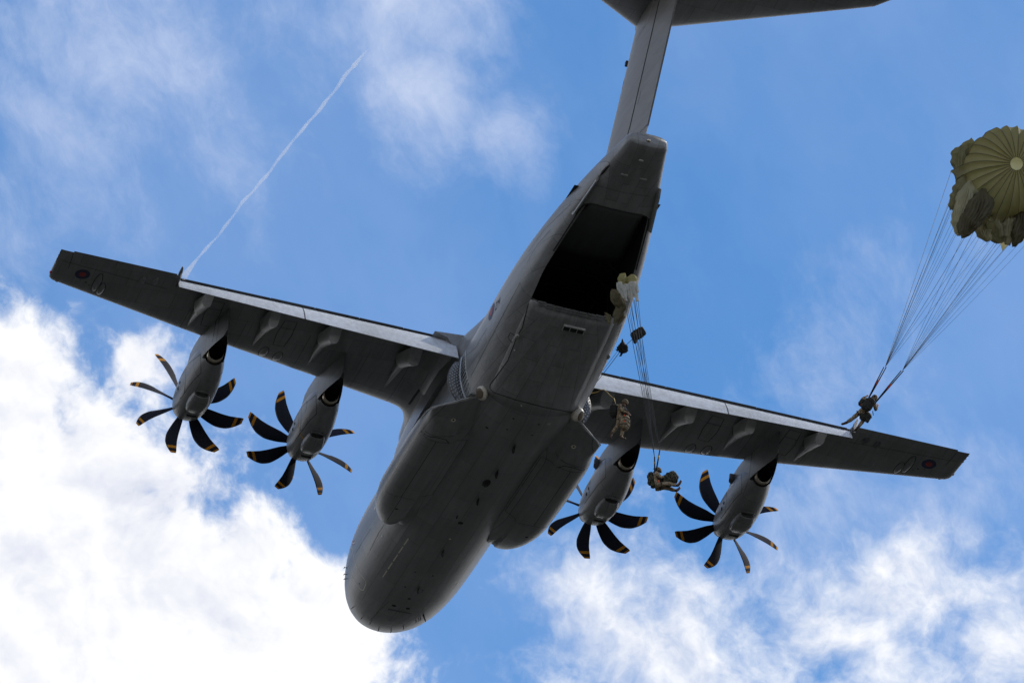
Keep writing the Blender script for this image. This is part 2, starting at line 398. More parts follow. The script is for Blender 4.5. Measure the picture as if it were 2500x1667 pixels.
# ---- fuselage: s = metres aft of the nose (y = -s)
#         s     w     zt     zb     zc    nb   nt
FT = [(0.00, 0.05, -0.68, -0.82, -0.75, 2.0, 2.0),
      (0.12, 0.56, -0.28, -1.24, -0.76, 2.0, 2.0),
      (0.45, 1.05,  0.06, -1.62, -0.76, 2.05, 2.0),
      (1.05, 1.55,  0.42, -1.99, -0.72, 2.1, 2.0),
      (2.00, 2.05,  0.92, -2.36, -0.58, 2.15, 2.0),
      (3.20, 2.42,  1.70, -2.62, -0.38, 2.2, 2.0),
      (4.40, 2.63,  2.35, -2.74, -0.20, 2.25, 2.0),
      (6.00, 2.77,  2.70, -2.81, -0.05, 2.3, 2.0),
      (8.50, 2.82,  2.82, -2.82,  0.00, 2.3, 2.0),
      (24.0, 2.82,  2.82, -2.82,  0.00, 2.3, 2.0),
      (25.4, 2.82,  2.82, -2.66,  0.05, 2.4, 2.05),
      (27.0, 2.80,  2.83, -2.17,  0.25, 2.6, 2.1),
      (29.0, 2.75,  2.88, -1.50,  0.58, 3.0, 2.15),
      (31.4, 2.60,  2.95, -0.72,  1.00, 3.5, 2.2),
      (34.0, 2.28,  3.05,  0.14,  1.50, 3.6, 2.2),
      (37.36, 1.68, 3.16,  1.20,  2.12, 3.5, 2.2),
      (39.5, 1.22,  3.06,  1.80,  2.44, 3.4, 2.4),
      (40.7, 0.97,  2.96,  2.10,  2.54, 3.4, 2.7),
      (41.02, 0.90, 2.92,  2.19,  2.56, 3.4, 2.8),
      (41.22, 0.78, 2.83,  2.27,  2.56, 3.2, 2.8)]
OPEN0, OPEN1, HINGE = 31.4, 37.36, 25.4
XO = [(0, 0.02), (2, 1.2), (6, 1.8), (20, 1.9), (25.4, 2.0), (31.4, 1.95), (33.8, 1.93), (36.6, 1.56), (37.05, 1.45), (37.25, 1.28), (37.36, 1.02), (37.6, 1.02), (39.5, 0.75), (41.22, 0.3)]
def xo_at(s):
    for (a, x0), (b, x1) in zip(XO, XO[1:]):
        if a <= s <= b: return x0 + (x1 - x0) * (s - a) / (b - a)
    return XO[-1][1]
def fus_low(s, x):                               # z of the lower skin
    w, zt, zb, zc, nb, nt = interp(FT, s)
    r = min(0.9999, abs(x) / w)
    return zc - (zc - zb) * (1 - r ** nb) ** (1 / nb)
KB, KS, KT = 8, 18, 18
def fus_half(s):
    w, zt, zb, zc, nb, nt = interp(FT, s)
    xo = min(xo_at(s), 0.8 * w); P = []
    for i in range(KB + 1):
        x = xo * i / KB; P.append((x, fus_low(s, x)))
    t0 = math.asin(min(1, (xo / w) ** (nb / 2)))
    for i in range(1, KS + 1):
        a = t0 + (PI / 2 - t0) * i / KS
        P.append((w * math.sin(a) ** (2 / nb), zc - (zc - zb) * max(0, math.cos(a)) ** (2 / nb)))
    for i in range(1, KT + 1):
        a = PI / 2 * i / KT
        P.append((w * max(0, math.cos(a)) ** (2 / nt), zc + (zt - zc) * math.sin(a) ** (2 / nt)))
    return P
def build_fuselage():
    S = [0, .03, .12, .25, .45, .7, 1.05, 1.5, 2, 2.6, 3.2, 3.8, 4.4, 5.2, 6, 7.2, 8.5] + [8.5 + i * 1.0 for i in range(1, 16)] + [24, 24.7, 25.4]
    S += list(np.linspace(25.4, 31.4, 13)[1:]) + list(np.linspace(31.4, 33.8, 6)[1:]) + list(np.linspace(33.8, 36.6, 6)[1:]) + [37.05, 37.25, 37.36, 37.6, 38.2, 38.8, 39.5, 40.1, 40.7, 40.9, 41.05, 41.15, 41.22]
    n = KB + KS + KT + 1; rings = []
    for s in S:
        P = fus_half(s)
        rings.append([Vector((x, -s, z)) for x, z in P] + [Vector((-x, -s, z)) for x, z in P[-2:0:-1]])
    N = len(rings[0]); V = [p for r in rings for p in r]; F = []; RF = []
    for i in range(len(S) - 1):
        for j in range(N):
            a, b = i * N + j, i * N + (j + 1) % N
            q = (a, a + N, b + N, b)
            low = j < KB or j >= N - KB
            if low and S[i] >= OPEN0 - 1e-4 and S[i + 1] <= OPEN1 + 1e-4: continue
            if low and S[i] >= HINGE - 1e-4 and S[i + 1] <= OPEN0 + 1e-4: RF.append(q); continue
            F.append(q)
    F.append(tuple(range(N))); F.append(tuple(range((len(S) - 1) * N, len(S) * N))[::-1])
    o = mesh('fuselage', V, F, PAINT_F, plane); bmc(o); fix_normals(o); reg(o)
    # closed loading ramp (thick plate)
    r = mesh('cargo_ramp', V, RF, PAINT_D, plane); bmc(r)
    r.data.materials.clear(); r.data.materials.append(PAINT_F)
    fix_normals(r); reg(r)
    md = r.modifiers.new('thick', 'SOLIDIFY'); md.thickness = 0.16; md.offset = -1
    return o
def bmc(o):
    bm = bmesh.new(); bm.from_mesh(o.data)
    bmesh.ops.delete(bm, geom=[v for v in bm.verts if not v.link_faces], context='VERTS'); bm.to_mesh(o.data); bm.free()
build_fuselage()
ramp_obj = bpy.data.objects['cargo_ramp']

def build_hold():
    # side linings rise from the rim of the opening to the roof; floor and front bulkhead close the hold
    S = list(np.linspace(14, 25.2, 5)) + list(np.linspace(25.6, 31.4, 6)) + list(np.linspace(32, 37.0, 8))
    V = []; F = []
    top = lambda s: 2.25 if s < 33 else 2.25 - (s - 33) * 0.02
    for sg in (1, -1):
        b = len(V)
        for s in S:
            x = xo_at(s) if s > HINGE else 2.0
            x = x + 0.005
            zl = fus_low(s, x) + 0.03 if s > OPEN0 - .1 else (-1.75 if s < HINGE else fus_low(s, x) + 0.20)
            V += [Vector((sg * x, -s, zl)), Vector((sg * x, -s, (zl + top(s)) / 2)), Vector((sg * x * 0.96, -s, top(s)))]
        for i in range(len(S) - 1):
            for k in range(2):
                a = b + i * 3 + k; F.append((a, a + 1, a + 4, a + 3))
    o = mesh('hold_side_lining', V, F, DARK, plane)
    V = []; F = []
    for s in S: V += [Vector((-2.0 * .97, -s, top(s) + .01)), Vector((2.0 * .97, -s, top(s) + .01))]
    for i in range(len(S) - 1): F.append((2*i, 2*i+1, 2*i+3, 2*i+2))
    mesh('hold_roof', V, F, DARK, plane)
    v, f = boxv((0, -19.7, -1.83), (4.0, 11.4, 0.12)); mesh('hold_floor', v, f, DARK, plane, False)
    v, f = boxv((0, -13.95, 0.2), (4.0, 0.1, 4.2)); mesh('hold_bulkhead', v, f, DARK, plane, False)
    # roof frames of the hold
    for i, s in enumerate((27, 28.5, 30, 31.5)):
        v, f = tube([(-1.9, -s, 0.2), (-1.86, -s, 1.7), (-1.2, -s, 2.17), (1.2, -s, 2.17), (1.86, -s, 1.7), (1.9, -s, 0.2)], 0.05, 6)
        mesh('hold_frame', v, f, DARK, plane)
    # the upper cargo door, swung up inside under the roof
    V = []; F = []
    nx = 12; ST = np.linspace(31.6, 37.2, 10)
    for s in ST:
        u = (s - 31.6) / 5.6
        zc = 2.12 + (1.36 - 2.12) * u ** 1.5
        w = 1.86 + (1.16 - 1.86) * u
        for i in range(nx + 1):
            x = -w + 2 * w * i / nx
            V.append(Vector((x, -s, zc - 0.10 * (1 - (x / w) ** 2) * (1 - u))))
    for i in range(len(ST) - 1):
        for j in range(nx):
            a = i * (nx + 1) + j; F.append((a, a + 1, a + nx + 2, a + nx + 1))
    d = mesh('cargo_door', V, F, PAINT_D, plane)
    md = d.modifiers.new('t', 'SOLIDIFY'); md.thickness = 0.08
    # rim seal round the rear end of the opening
    pts = []
    for s in list(np.linspace(34.2, 36.6, 8)) + [37.05, 37.25, 37.36]: pts.append(Vector((-xo_at(s), -s, fus_low(s, xo_at(s)) - .012)))
    pts += [Vector((x, -37.37, fus_low(37.37, x) - .012)) for x in np.linspace(-.9, .9, 9)]
    pts += [Vector((-p.x, p.y, p.z)) for p in pts[10::-1]]
    v, f = tube(pts, 0.028, 6); mesh('opening_seal', v, f, RUBBER, plane)
    # hinged toe plates along the ramp's rear edge
    for k in range(9):
        x0 = -1.62 + k * 0.372
        z = fus_low(31.4, x0 + .17)
        v, f = boxv((x0 + .17, -31.50, z + 0.045), (0.345, 0.12, 0.04), Matrix.Rotation(-0.30, 3, 'X'))
        mesh('toe_plate', v, f, PAINT, ramp_obj, False)
        v, f = boxv((x0 + .17, -31.385, z - 0.015), (0.345, 0.05, 0.03), Matrix.Rotation(-0.30, 3, 'X'))
        mesh('toe_hinge', v, f, PAINT, ramp_obj, False)
    # step box with three openings under the ramp
    z = fus_low(30.55, 0.3); R = Matrix.Rotation(-0.305, 3, 'X')
    c = Vector((0.30, -30.55, z - 0.02))
    parts = [boxv(c + R @ Vector((0, -.16, -.01)), (0.98, 0.05, 0.15), R), boxv(c + R @ Vector((-.47, 0, 0)), (0.03, 0.3, 0.12), R), boxv(c + R @ Vector((.47, 0, 0)), (0.03, 0.3, 0.12), R),
             boxv(c + R @ Vector((-.16, 0, 0)), (0.03, 0.27, 0.10), R), boxv(c + R @ Vector((.16, 0, 0)), (0.03, 0.27, 0.10), R)]
    v, f = join(*parts); st = mesh('ramp_step', v, f, PAINT_L, ramp_obj, False)
    v, f = boxv(c + R @ Vector((0, .0, -.005)), (0.93, 0.27, 0.03), R); mesh('step_recess', v, f, RUBBER, ramp_obj, False)
build_hold()

# ---- main gear fairings
def spon_ring(s, sg):
    #        s     xout  zbot   ztop  xin
    T = [(11.62, 2.62, -1.92, -1.72, 2.42), (11.72, 2.82, -2.06, -1.55, 2.30), (12.0, 3.06, -2.24, -1.30, 2.14), (12.4, 3.28, -2.42, -1.08, 2.0), (13.0, 3.54, -2.60, -0.85, 1.88), (14.0, 3.84, -2.79, -0.58, 1.74), (15.4, 4.00, -2.90, -0.38, 1.67),
         (19.0, 4.04, -2.92, -0.35, 1.66), (21.2, 4.02, -2.92, -0.6, 1.66), (21.7, 3.99, -2.88, -0.8, 1.68), (22.5, 3.93, -2.64, -1.35, 1.75), (23.38, 3.90, -2.34, -2.16, 1.9), (24.1, 3.18, -2.24, -2.12, 2.0), (24.9, 2.36, -2.14, -2.06, 2.05), (25.05, 2.24, -2.13, -2.06, 2.08)]
    xo, zb, zt, xi = interp(T, s)
    zi = max(-2.30, zb + .14) if s < 21 else max(-2.34, fus_low(s, xi)) + .06
    h = zt - zb; P = []
    rb = min(0.70, h * 0.45, (xo - 2.2) * .42)         # bottom outer corner radius
    P.append((xi - .12, zi + .25)); P.append((xi, min(zi, zb + .45)))
    inx = xi + (xo - xi) * 0.28
    P.append((inx - .10, zb + .27 * min(1, h))); P.append((inx + .05, zb + .09 * min(1, h)))
    P.append(((inx + xo - rb) / 2, zb + .02)); P.append((xo - rb - .05, zb))
    for i in range(7):
        a = PI / 2 * i / 6
        P.append((xo - rb + rb * math.sin(a), zb + rb - rb * math.cos(a)))
    hh = zt - (zb + rb)
    for u in (.25, .5, .75, .9):
        P.append((xo - (xo - 2.70) * u ** 2.2, zb + rb + hh * u))
    P.append((min(2.62, xo - .05), zt)); P.append((min(2.4, xo - .1), zt - 0.02))
    return [Vector((sg * x, -s, z)) for x, z in P]
def build_sponson(sg):
    S = [11.62, 11.66, 11.72, 11.84, 12.0, 12.2, 12.4, 12.7, 13.0, 13.5, 14.0, 14.7, 15.4, 16, 17, 18, 19, 20, 20.8, 21.2, 21.45, 21.7, 22.1, 22.5, 23, 23.38, 23.7, 24.1, 24.5, 24.9, 25.05]
    v, f = loft([spon_ring(s, sg) for s in S], True, True, True)
    o = mesh('landing_gear_fairing', v, f, PAINT_F, plane); sharp(o, 34); reg(o)
    # pale strip along the trailing edge
    e = [Vector((sg * x, -s, z)) for s, x, z in ((21.9, 3.97, -2.05), (22.6, 3.96, -2.1), (23.38, 3.915, -2.24), (24.1, 3.19, -2.17), (24.9, 2.40, -2.09))]
    v, f = tube(e, 0.024, 6); mesh('trailing_edge_strip', v, f, PAINT_L, o)
    l = ellip((sg * 2.62, -11.86, -2.06), (0.20, 0.10, 0.08), 14, 8); lm = mesh('landing_light', l[0], l[1], GLASS, o)
    return o
SP = {sg: build_sponson(sg) for sg in (-1, 1)}

# ---- wing
def le_s(x):
    x = abs(x)
    return 15.70 + 0.345 * (x - 7.725) if x < 13.53 else 17.70 + 0.378 * (x - 13.53)
def te_s(x): return 22.755 + 0.102 * (abs(x) - 15.95)
def ch_z(x): return 2.40 - 0.068 * (abs(x) - 8.4)
def foil(u, t):                                   # (upper, lower) relative to chord, u in 0..1
    y = 5 * (0.2969 * math.sqrt(u) - 0.126 * u - 0.3516 * u * u + 0.2843 * u ** 3 - 0.1015 * u ** 4) * t
    c = 0.018 * (1 - (2 * u - 0.9) ** 2)
    return c + y, c * 0.6 - y * 0.95
def wing_pt(x, u, side, sg):
    x = abs(x); c = te_s(x) - le_s(x); t = 0.155 - 0.045 * (x / 21.2)
    up, lo = foil(u, t)
    tw = math.radians(2.0) * (1 - x / 21.2)
    z = ch_z(x) + c * (up if side else lo) + c * (0.3 - u) * math.tan(tw)
    return Vector((sg * x, -(le_s(x) + c * u), z))
FL0, FL1 = 2.72, 15.72
def cut_u(x):                                     # where the fixed wing stops ahead of the flap
    x = abs(x); c = te_s(x) - le_s(x)
    s_fix = 21.10 + (22.36 - 21.10) * (x - 2.8) / (15.7 - 2.8)
    return (s_fix - le_s(x)) / c
def wing_half(sg):
    NU = 22
    us = [0.5 * (1 - math.cos(PI * i / NU)) for i in range(NU + 1)]
    rings = []
    def ring(x, cut):
        P = []
        for u in us[::-1]: P.append(wing_pt(x, u * cut, 1, sg))
        for u in us[1:]: P.append(wing_pt(x, u * (cut - 0.06 if cut < 1 else cut) if cut < 1 else u, 0, sg))
        return P
    xs = [2.0, FL0] + list(np.linspace(FL0, FL1, 24)[1:])
    R1 = [ring(x, cut_u(max(x, 2.8))) for x in xs]
    v, f = loft(R1, True, False, True)
    o = mesh('wing', v, f, PAINT, plane); sharp(o, 38); reg(o)
    # outer wing with aileron, rounded tip
    xs = list(np.linspace(15.722, 20.75, 12)); R2 = [ring(x, 1.0) for x in xs]
    for k, x in enumerate((20.95, 21.08, 21.16, 21.2)):
        r0 = ring(x, 1.0); sq = (0.92, 0.75, 0.5, 0.15)[k]; cut = (0.0, 0.02, 0.06, 0.16)[k]
        cz = ch_z(x); le = -le_s(x); te = -te_s(x)
        rr = []
        for p in r0:
            u = (p.y - le) / (te - le); u2 = cut + (1 - cut) * u
            rr.append(Vector((p.x, le + (te - le) * u2, cz + 0.02 + (p.z - cz - 0.02) * sq)))
        R2.append(rr)
    v, f = loft(R2, True, True, True)
    o2 = mesh('outer_wing', v, f, PAINT, plane); sharp(o2, 50); reg(o2)
    # stub edge at the tip behind the aileron: the aileron sits slightly proud
    A = []
    for x in np.linspace(15.85, 20.62, 12):
        c = te_s(x) - le_s(x)
        P = [wing_pt(x, u, 1, sg) for u in (1.0, .9, .8, .72)] + [wing_pt(x, u, 0, sg) for u in (.72, .8, .9, 1.0)]
        d = 0.06
        P = [Vector((p.x, p.y - (0.10 if i in (0, 7) else 0.0), p.z + (0.012 if i < 4 else -0.012) * (0 if i in (0, 7) else 1))) for i, p in enumerate(P)]
        A.append(P)
    v, f = loft(A, True, True, True); al = mesh('aileron', v, f, PAINT, plane); sharp(al, 50); reg(al)
    # spoilers: thin dark panels over the flap's root line
    n = 6; e = np.linspace(3.0, 15.6, n + 1)
    for k in range(n):
        P = []
        up = 0.012 if k in (1, 2, 3) else 0.0
        for x in (e[k] + .015, e[k + 1] - .015):
            u1 = cut_u(x)
            a = wing_pt(x, u1 - 0.16, 1, sg); b = wing_pt(x, u1 + .010, 1, sg)
            P.append([a + Vector((0, 0, .012)), b + Vector((0, -.03, up)), b + Vector((0, -.03, up - .025)), a + Vector((0, 0, -.03))])
        v, f = loft(P, True, True, True); mesh('spoiler', v, f, PAINT_D, o, False)
    # flaps: two panels, lowered, upper surface towards the rear
    for a, b in ((FL0, 9.86), (9.92, FL1)):
        rr = []
        for x in np.linspace(a, b, 8):
            k = (x - 2.8) / 12.9
            h = wing_pt(x, cut_u(max(x, 2.8)) - .012, 1, sg) + Vector((0, 0, -.10)); tt = Vector((sg * x, -(22.55 + 0.36 * k), 0.98 + 0.22 * k))
            ax = (tt - h); L = ax.length; ax = ax / L; nn = Vector((0, ax.z, -ax.y)) if ax.y < 0 else Vector((0, -ax.z, ax.y))
            if nn.z < 0: nn = -nn
            P = []
            for u, hh in ((0, 0.0), (.03, .02), (.10, .045), (.25, .07), (.5, .07), (.8, .035), (1, .006)): P.append(h + ax * L * u + nn * hh * L)
            for u, hh in ((1, -.004), (.7, -.015), (.3, -.05), (.1, -.06), (.02, -.03)): P.append(h + ax * L * u + nn * hh * L)
            rr.append(P)
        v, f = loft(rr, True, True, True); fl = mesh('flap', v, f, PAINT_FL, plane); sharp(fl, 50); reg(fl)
    # end plate lever beside the flap tip
    c = Vector((sg * 15.76, -22.75, 1.62))
    v, f = join(tube([c + Vector((0, .35, -.12)), c + Vector((0, .0, .05)), c + Vector((0, -.32, .22)), c + Vector((0, -.62, .34))], [.05, .09, .085, .04], 8))
    mesh('flap_end_fence', v, f, PAINT_D, plane)
    return o, o2
WINGS = {sg: wing_half(sg) for sg in (-1, 1)}

# ---- flap track fairings
def lower_z(x, s):
    c = te_s(x) - le_s(x); u = min(1, max(0, (s - le_s(x)) / c)); return wing_pt(x, u, 0, 1).z
def fairing(sg, x, s0, s1, zend, w):
    L = s1 - s0; sm = s0 + L * 0.58; rr = []
    for k in range(11):
        u = k / 10; s = s0 + (sm - s0) * u
        zt = lower_z(x, s) + 0.08; dep = (0.02 + 0.58 * u ** 1.35); hw = 0.02 + (w * 0.74) * u ** 0.9
        P = []
        for j in range(13):
            a = PI * j / 12
            P.append(Vector((sg * (x - hw * math.cos(a)), -s, zt - .08 - dep * math.sin(a) ** 0.8)))
        P = [Vector((sg * (x - hw), -s, zt + .06))] + P + [Vector((sg * (x + hw), -s, zt + .06))]
        rr.append(P)
    v, f = loft(rr, True, True, True); o = mesh('flap_track_fairing', v, f, PAINT, plane); sharp(o, 50); reg(o)
    # rear moving part, lowered with the flap
    rr = []
    zA = lower_z(x, sm) - 0.52
    for k in range(7):
        u = k / 6; s = sm - .10 + (s1 - sm + .10) * u
        zb = zA - 0.05 + (zend - zA + .05) * u ** 1.1; zt = lower_z(x, sm) + .05 + (zend + (0.62 if x < 12 else 0.34) - lower_z(x, sm)) * u
        hw = w * (0.92 - 0.08 * u); P = []
        cz = zb + hw * 1.45
        for j in range(13):
            a = PI * j / 12
            P.append(Vector((sg * (x - hw * math.cos(a)), -s - 0.10 * u * (0 if 0 < j < 12 else 1), cz - hw * 1.45 * math.sin(a) ** .85)))
        P = [Vector((sg * (x - hw), -s - .45 * u, max(zt, cz + .05)))] + P + [Vector((sg * (x + hw), -s - .45 * u, max(zt, cz + .05)))]
        rr.append(P)
    v, f = loft(rr, True, True, True); r = mesh('fairing_tail', v, f, PAINT_L, o); sharp(r, 45)  # paler than the front part: light on its flank put into the colour
    v, f = boxv((sg * (x - 0.0), -(sm - .16), lower_z(x, sm) - .16), (w * 1.7, .16, .34)); mesh('fairing_gap', v, f, RUBBER, o, False)
for sg in (-1, 1):
    for x, s0, s1, ze, w in ((14.32, 18.70, 22.50, 0.72, 0.25), (11.14, 18.0, 22.0, 0.76, 0.27), (8.33, 17.15, 21.9, 0.68, 0.30), (4.50, 16.35, 21.48, 0.70, 0.33)):
        fairing(sg, x, s0, s1, ze, w)

# ---- wing root fairing
def build_root_fairing():
    T = [(8.6, 1.2, 2.72, 2.2), (9.4, 1.9, 2.95, 1.6), (10.4, 2.36, 3.12, 1.2), (11.6, 2.60, 3.25, 1.0), (13.0, 2.68, 3.40, 0.95), (14.5, 2.78, 3.50, 0.95), (17, 2.88, 3.60, 0.95), (19.5, 2.86, 3.52, 1.0), (21.5, 2.66, 3.36, 1.1), (23.0, 2.42, 3.18, 1.25), (24.5, 2.15, 3.02, 1.5), (26.0, 1.5, 2.86, 2.0), (26.6, 0.8, 2.78, 2.3)]
    rr = []
    for s in [8.6, 8.9, 9.4, 9.9, 10.4, 11, 11.6, 12.3, 13, 13.7, 14.5, 15.5, 17, 18, 19.5, 20.5, 21.5, 22.2, 23, 23.8, 24.5, 25.3, 26, 26.4, 26.6]:
        w, zt, zl = interp(T, s); P = []
        for j in range(31):
            a = PI * j / 30
            P.append(Vector((w * math.copysign(abs(math.cos(a)) ** .75, math.cos(a)), -s, zl + (zt - zl) * max(0, math.sin(a)) ** 0.5)))
        rr.append(P)
    v, f = loft(rr, True, True, True); o = mesh('wing_root_fairing', v, f, PAINT, plane); sharp(o, 60); reg(o)
    for sg in (-1, 1):                            # leading edge fillets: the wing's nose sweeps forward into the body
        rr = []
        for k in range(13):
            u = k / 12; x = 3.75 - 1.35 * u
            ext = 0.12 * u + 2.6 * u ** 4.5
            P = []
            for i in range(17):
                uu = 0.5 * (1 - math.cos(PI * i / 16))
                p = wing_pt(x, uu * 0.45, 1, sg); P.append(p + Vector((0, ext * (1 - uu) ** 2, .006)))
            P = P[::-1]
            for i in range(1, 17):
                uu = 0.5 * (1 - math.cos(PI * i / 16))
                p = wing_pt(x, uu * 0.45, 0, sg); P.append(p + Vector((0, ext * (1 - uu) ** 2, -.006 - 0.9 * u ** 2.6 * (0.35 + 0.65 * uu))))
            rr.append(P)
        v, f = loft(rr, True, True, True); fl = mesh('wing_root_fillet', v, f, PAINT, plane); sharp(fl, 50); reg(fl)
        # rear lower fillet between wing and body
        rr = []
        for s in (17.2, 18, 19, 20, 21, 21.8):
            z = lower_z(3.2, min(s, 20.9)); k = (s - 17.2) / 4.6
            P = [Vector((sg * 3.75, -s, z - .01)), Vector((sg * 3.15, -s, z - .18)), Vector((sg * 2.86, -s, z - .55)), Vector((sg * 2.72, -s, z - 1.0 + .2 * k)), Vector((sg * 2.4, -s, z - .9)), Vector((sg * 2.4, -s, z + .1))]
            rr.append(P)
        v, f = loft(rr, True, True, True); fl = mesh('wing_root_fillet', v, f, PAINT, plane); sharp(fl, 60); reg(fl)
build_root_fairing()

# ---- tail
def tail():
    rr = []
    def fin_le(z): return 34.75 + 0.655 * (z - 4.4) if z > 4.2 else 34.62 - (4.2 - z) * 1.6
    def fin_te(z): return 40.55 + 0.61 * (z - 2.96)
    zz = [2.6, 3.0, 3.5, 4.0, 4.4, 5, 6, 7, 8, 9, 9.9, 10.3]
    for z in zz:
        le, te = fin_le(z), fin_te(z); c = te - le; P = []
        for side in (0, 1):
            for i in range(17):
                u = 0.5 * (1 - math.cos(PI * i / 16))
                if side == 0: u = 1 - u
                if side == 1 and i in (0, 16): continue
                y = 5 * (0.2969 * math.sqrt(u) - 0.126 * u - 0.3516 * u * u + 0.2843 * u ** 3 - 0.1015 * u ** 4) * 0.115 * c
                P.append(Vector(((-1 if side == 0 else 1) * (y + 0.015), -(le + c * u), z)))
        rr.append(P)
    v, f = loft(rr, True, True, True); fin = mesh('vertical_tail', v, f, PAINT_T, plane); sharp(fin, 50); reg(fin)
    # rudder: rear 31 percent, a hair proud with a dark gap ahead of it
    rr = []; gap = []
    for z in zz[2:-2] + [9.5]:
        le, te = fin_le(z), fin_te(z); c = te - le; P = []
        def hw(u): return 5 * (0.2969 * math.sqrt(u) - 0.126 * u - 0.3516 * u * u + 0.2843 * u ** 3 - 0.1015 * u ** 4) * 0.115 * c + 0.015
        for u in (.66, .75, .85, .95, 1.0): P.append(Vector((-(hw(u) + .012), -(le + c * u + (.03 if u == 1 else 0)), z)))
        for u in (1.0, .95, .85, .75, .66): P.append(Vector(((hw(u) + .012), -(le + c * u + (.03 if u == 1 else 0)), z)))
        rr.append(P); gap.append(Vector((-(hw(.655) + .012), -(le + c * .652), z)))
    v, f = loft(rr, True, True, True); ru = mesh('rudder', v, f, PAINT_T, fin); sharp(ru, 50); reg(ru)
    v, f = tube(gap, 0.022, 5); mesh('rudder_gap', v, f, SEAM, fin)
    # tailplane
    for sg in (-1, 1):
        rr = []
        xs = [0.0, 0.3, 1, 2, 4, 6, 7.5, 8.6, 9.1, 9.45, 9.66, 9.74]
        for x in xs:
            le = 38.15 + 0.695 * x; te = 43.9 + 0.30 * x
            if x > 8.5: le += (x - 8.5) ** 2 * 1.25
            c = te - le; z0 = 9.95 - .01 * x; P = []
            th = 0.12 * (1 if x < 9.4 else .6 if x < 9.7 else .2)
            for i in range(15):
                u = 0.5 * (1 - math.cos(PI * i / 14)); u = 1 - u
                y = 5 * (0.2969 * math.sqrt(u) - 0.126 * u - 0.3516 * u * u + 0.2843 * u ** 3 - 0.1015 * u ** 4) * th * c
                P.append(Vector((sg * x, -(le + c * u), z0 + y + .01)))
            for i in range(1, 15):
                u = 0.5 * (1 - math.cos(PI * i / 14))
                y = 5 * (0.2969 * math.sqrt(u) - 0.126 * u - 0.3516 * u * u + 0.2843 * u ** 3 - 0.1015 * u ** 4) * th * c
                P.append(Vector((sg * x, -(le + c * u), z0 - y - .01)))
            rr.append(P)
        v, f = loft(rr, True, True, True); tp = mesh('tailplane', v, f, PAINT, plane); sharp(tp, 50); reg(tp)
    # bullet fairing at the top of the fin
    rr = []
    for s, w, h in ((37.7, .04, .05), (38.0, .16, .2), (38.6, .28, .36), (39.4, .36, .46), (41, .40, .5), (42.5, .38, .5), (44, .33, .45), (45.6, .14, .2), (45.9, .03, .05)):
        rr.append([Vector((w * math.cos(2 * PI * j / 20), -s, 10.0 + 0.01 * (s - 38) + h * math.sin(2 * PI * j / 20))) for j in range(20)])
    v, f = loft(rr, True, True, True); mesh('fin_top_fairing', v, f, PAINT, plane)
    # box on the leading edge, tail cone lamps, strakes
    v, f = boxv((-0.16, -37.35, 8.55), (.22, .2, .2)); mesh('fin_sensor', v, f, RUBBER, fin, False)
    for sg in (-1, 1):
        P0 = []
        for s, d in ((36.35, .02), (36.5, .22), (38.55, .22), (38.75, .02)):
            x = 1.62 - (s - 36.4) * 0.155; z = fus_low(s, x) + .03
            P0.append([Vector((sg * x, -s, z)), Vector((sg * (x + .12), -s, z - d)), Vector((sg * (x + .17), -s, z - d)), Vector((sg * (x + .10), -s, z + .04))])
        v, f = loft(P0, True, True, True); mesh('strake', v, f, PAINT_L, plane, False)
    for x in (-.42, .42):
        v, f = boxv((x, -39.35 - .0, fus_low(39.35, x) - .01), (.30, .07, .03), Matrix.Rotation(-.28, 3, 'X')); mesh('tail_vent', v, f, PAINT_L, plane, False)
    v, f = ellip((0, -41.24, 2.52), (.10, .07, .09), 14, 8); mesh('tail_lamp', v, f, METAL, plane)
    v, f = ellip((-.02, -40.35, fus_low(40.35, 0) - .005), (.12, .07, .05), 14, 8); mesh('tail_beacon', v, f, PAINT_L, plane)
    for x in (-.45, .47):
        v, f = ellip((x, -41.12, 2.62), (.07, .10, .11), 12, 8); mesh('tail_sensor', v, f, PAINT_D, plane)
tail()

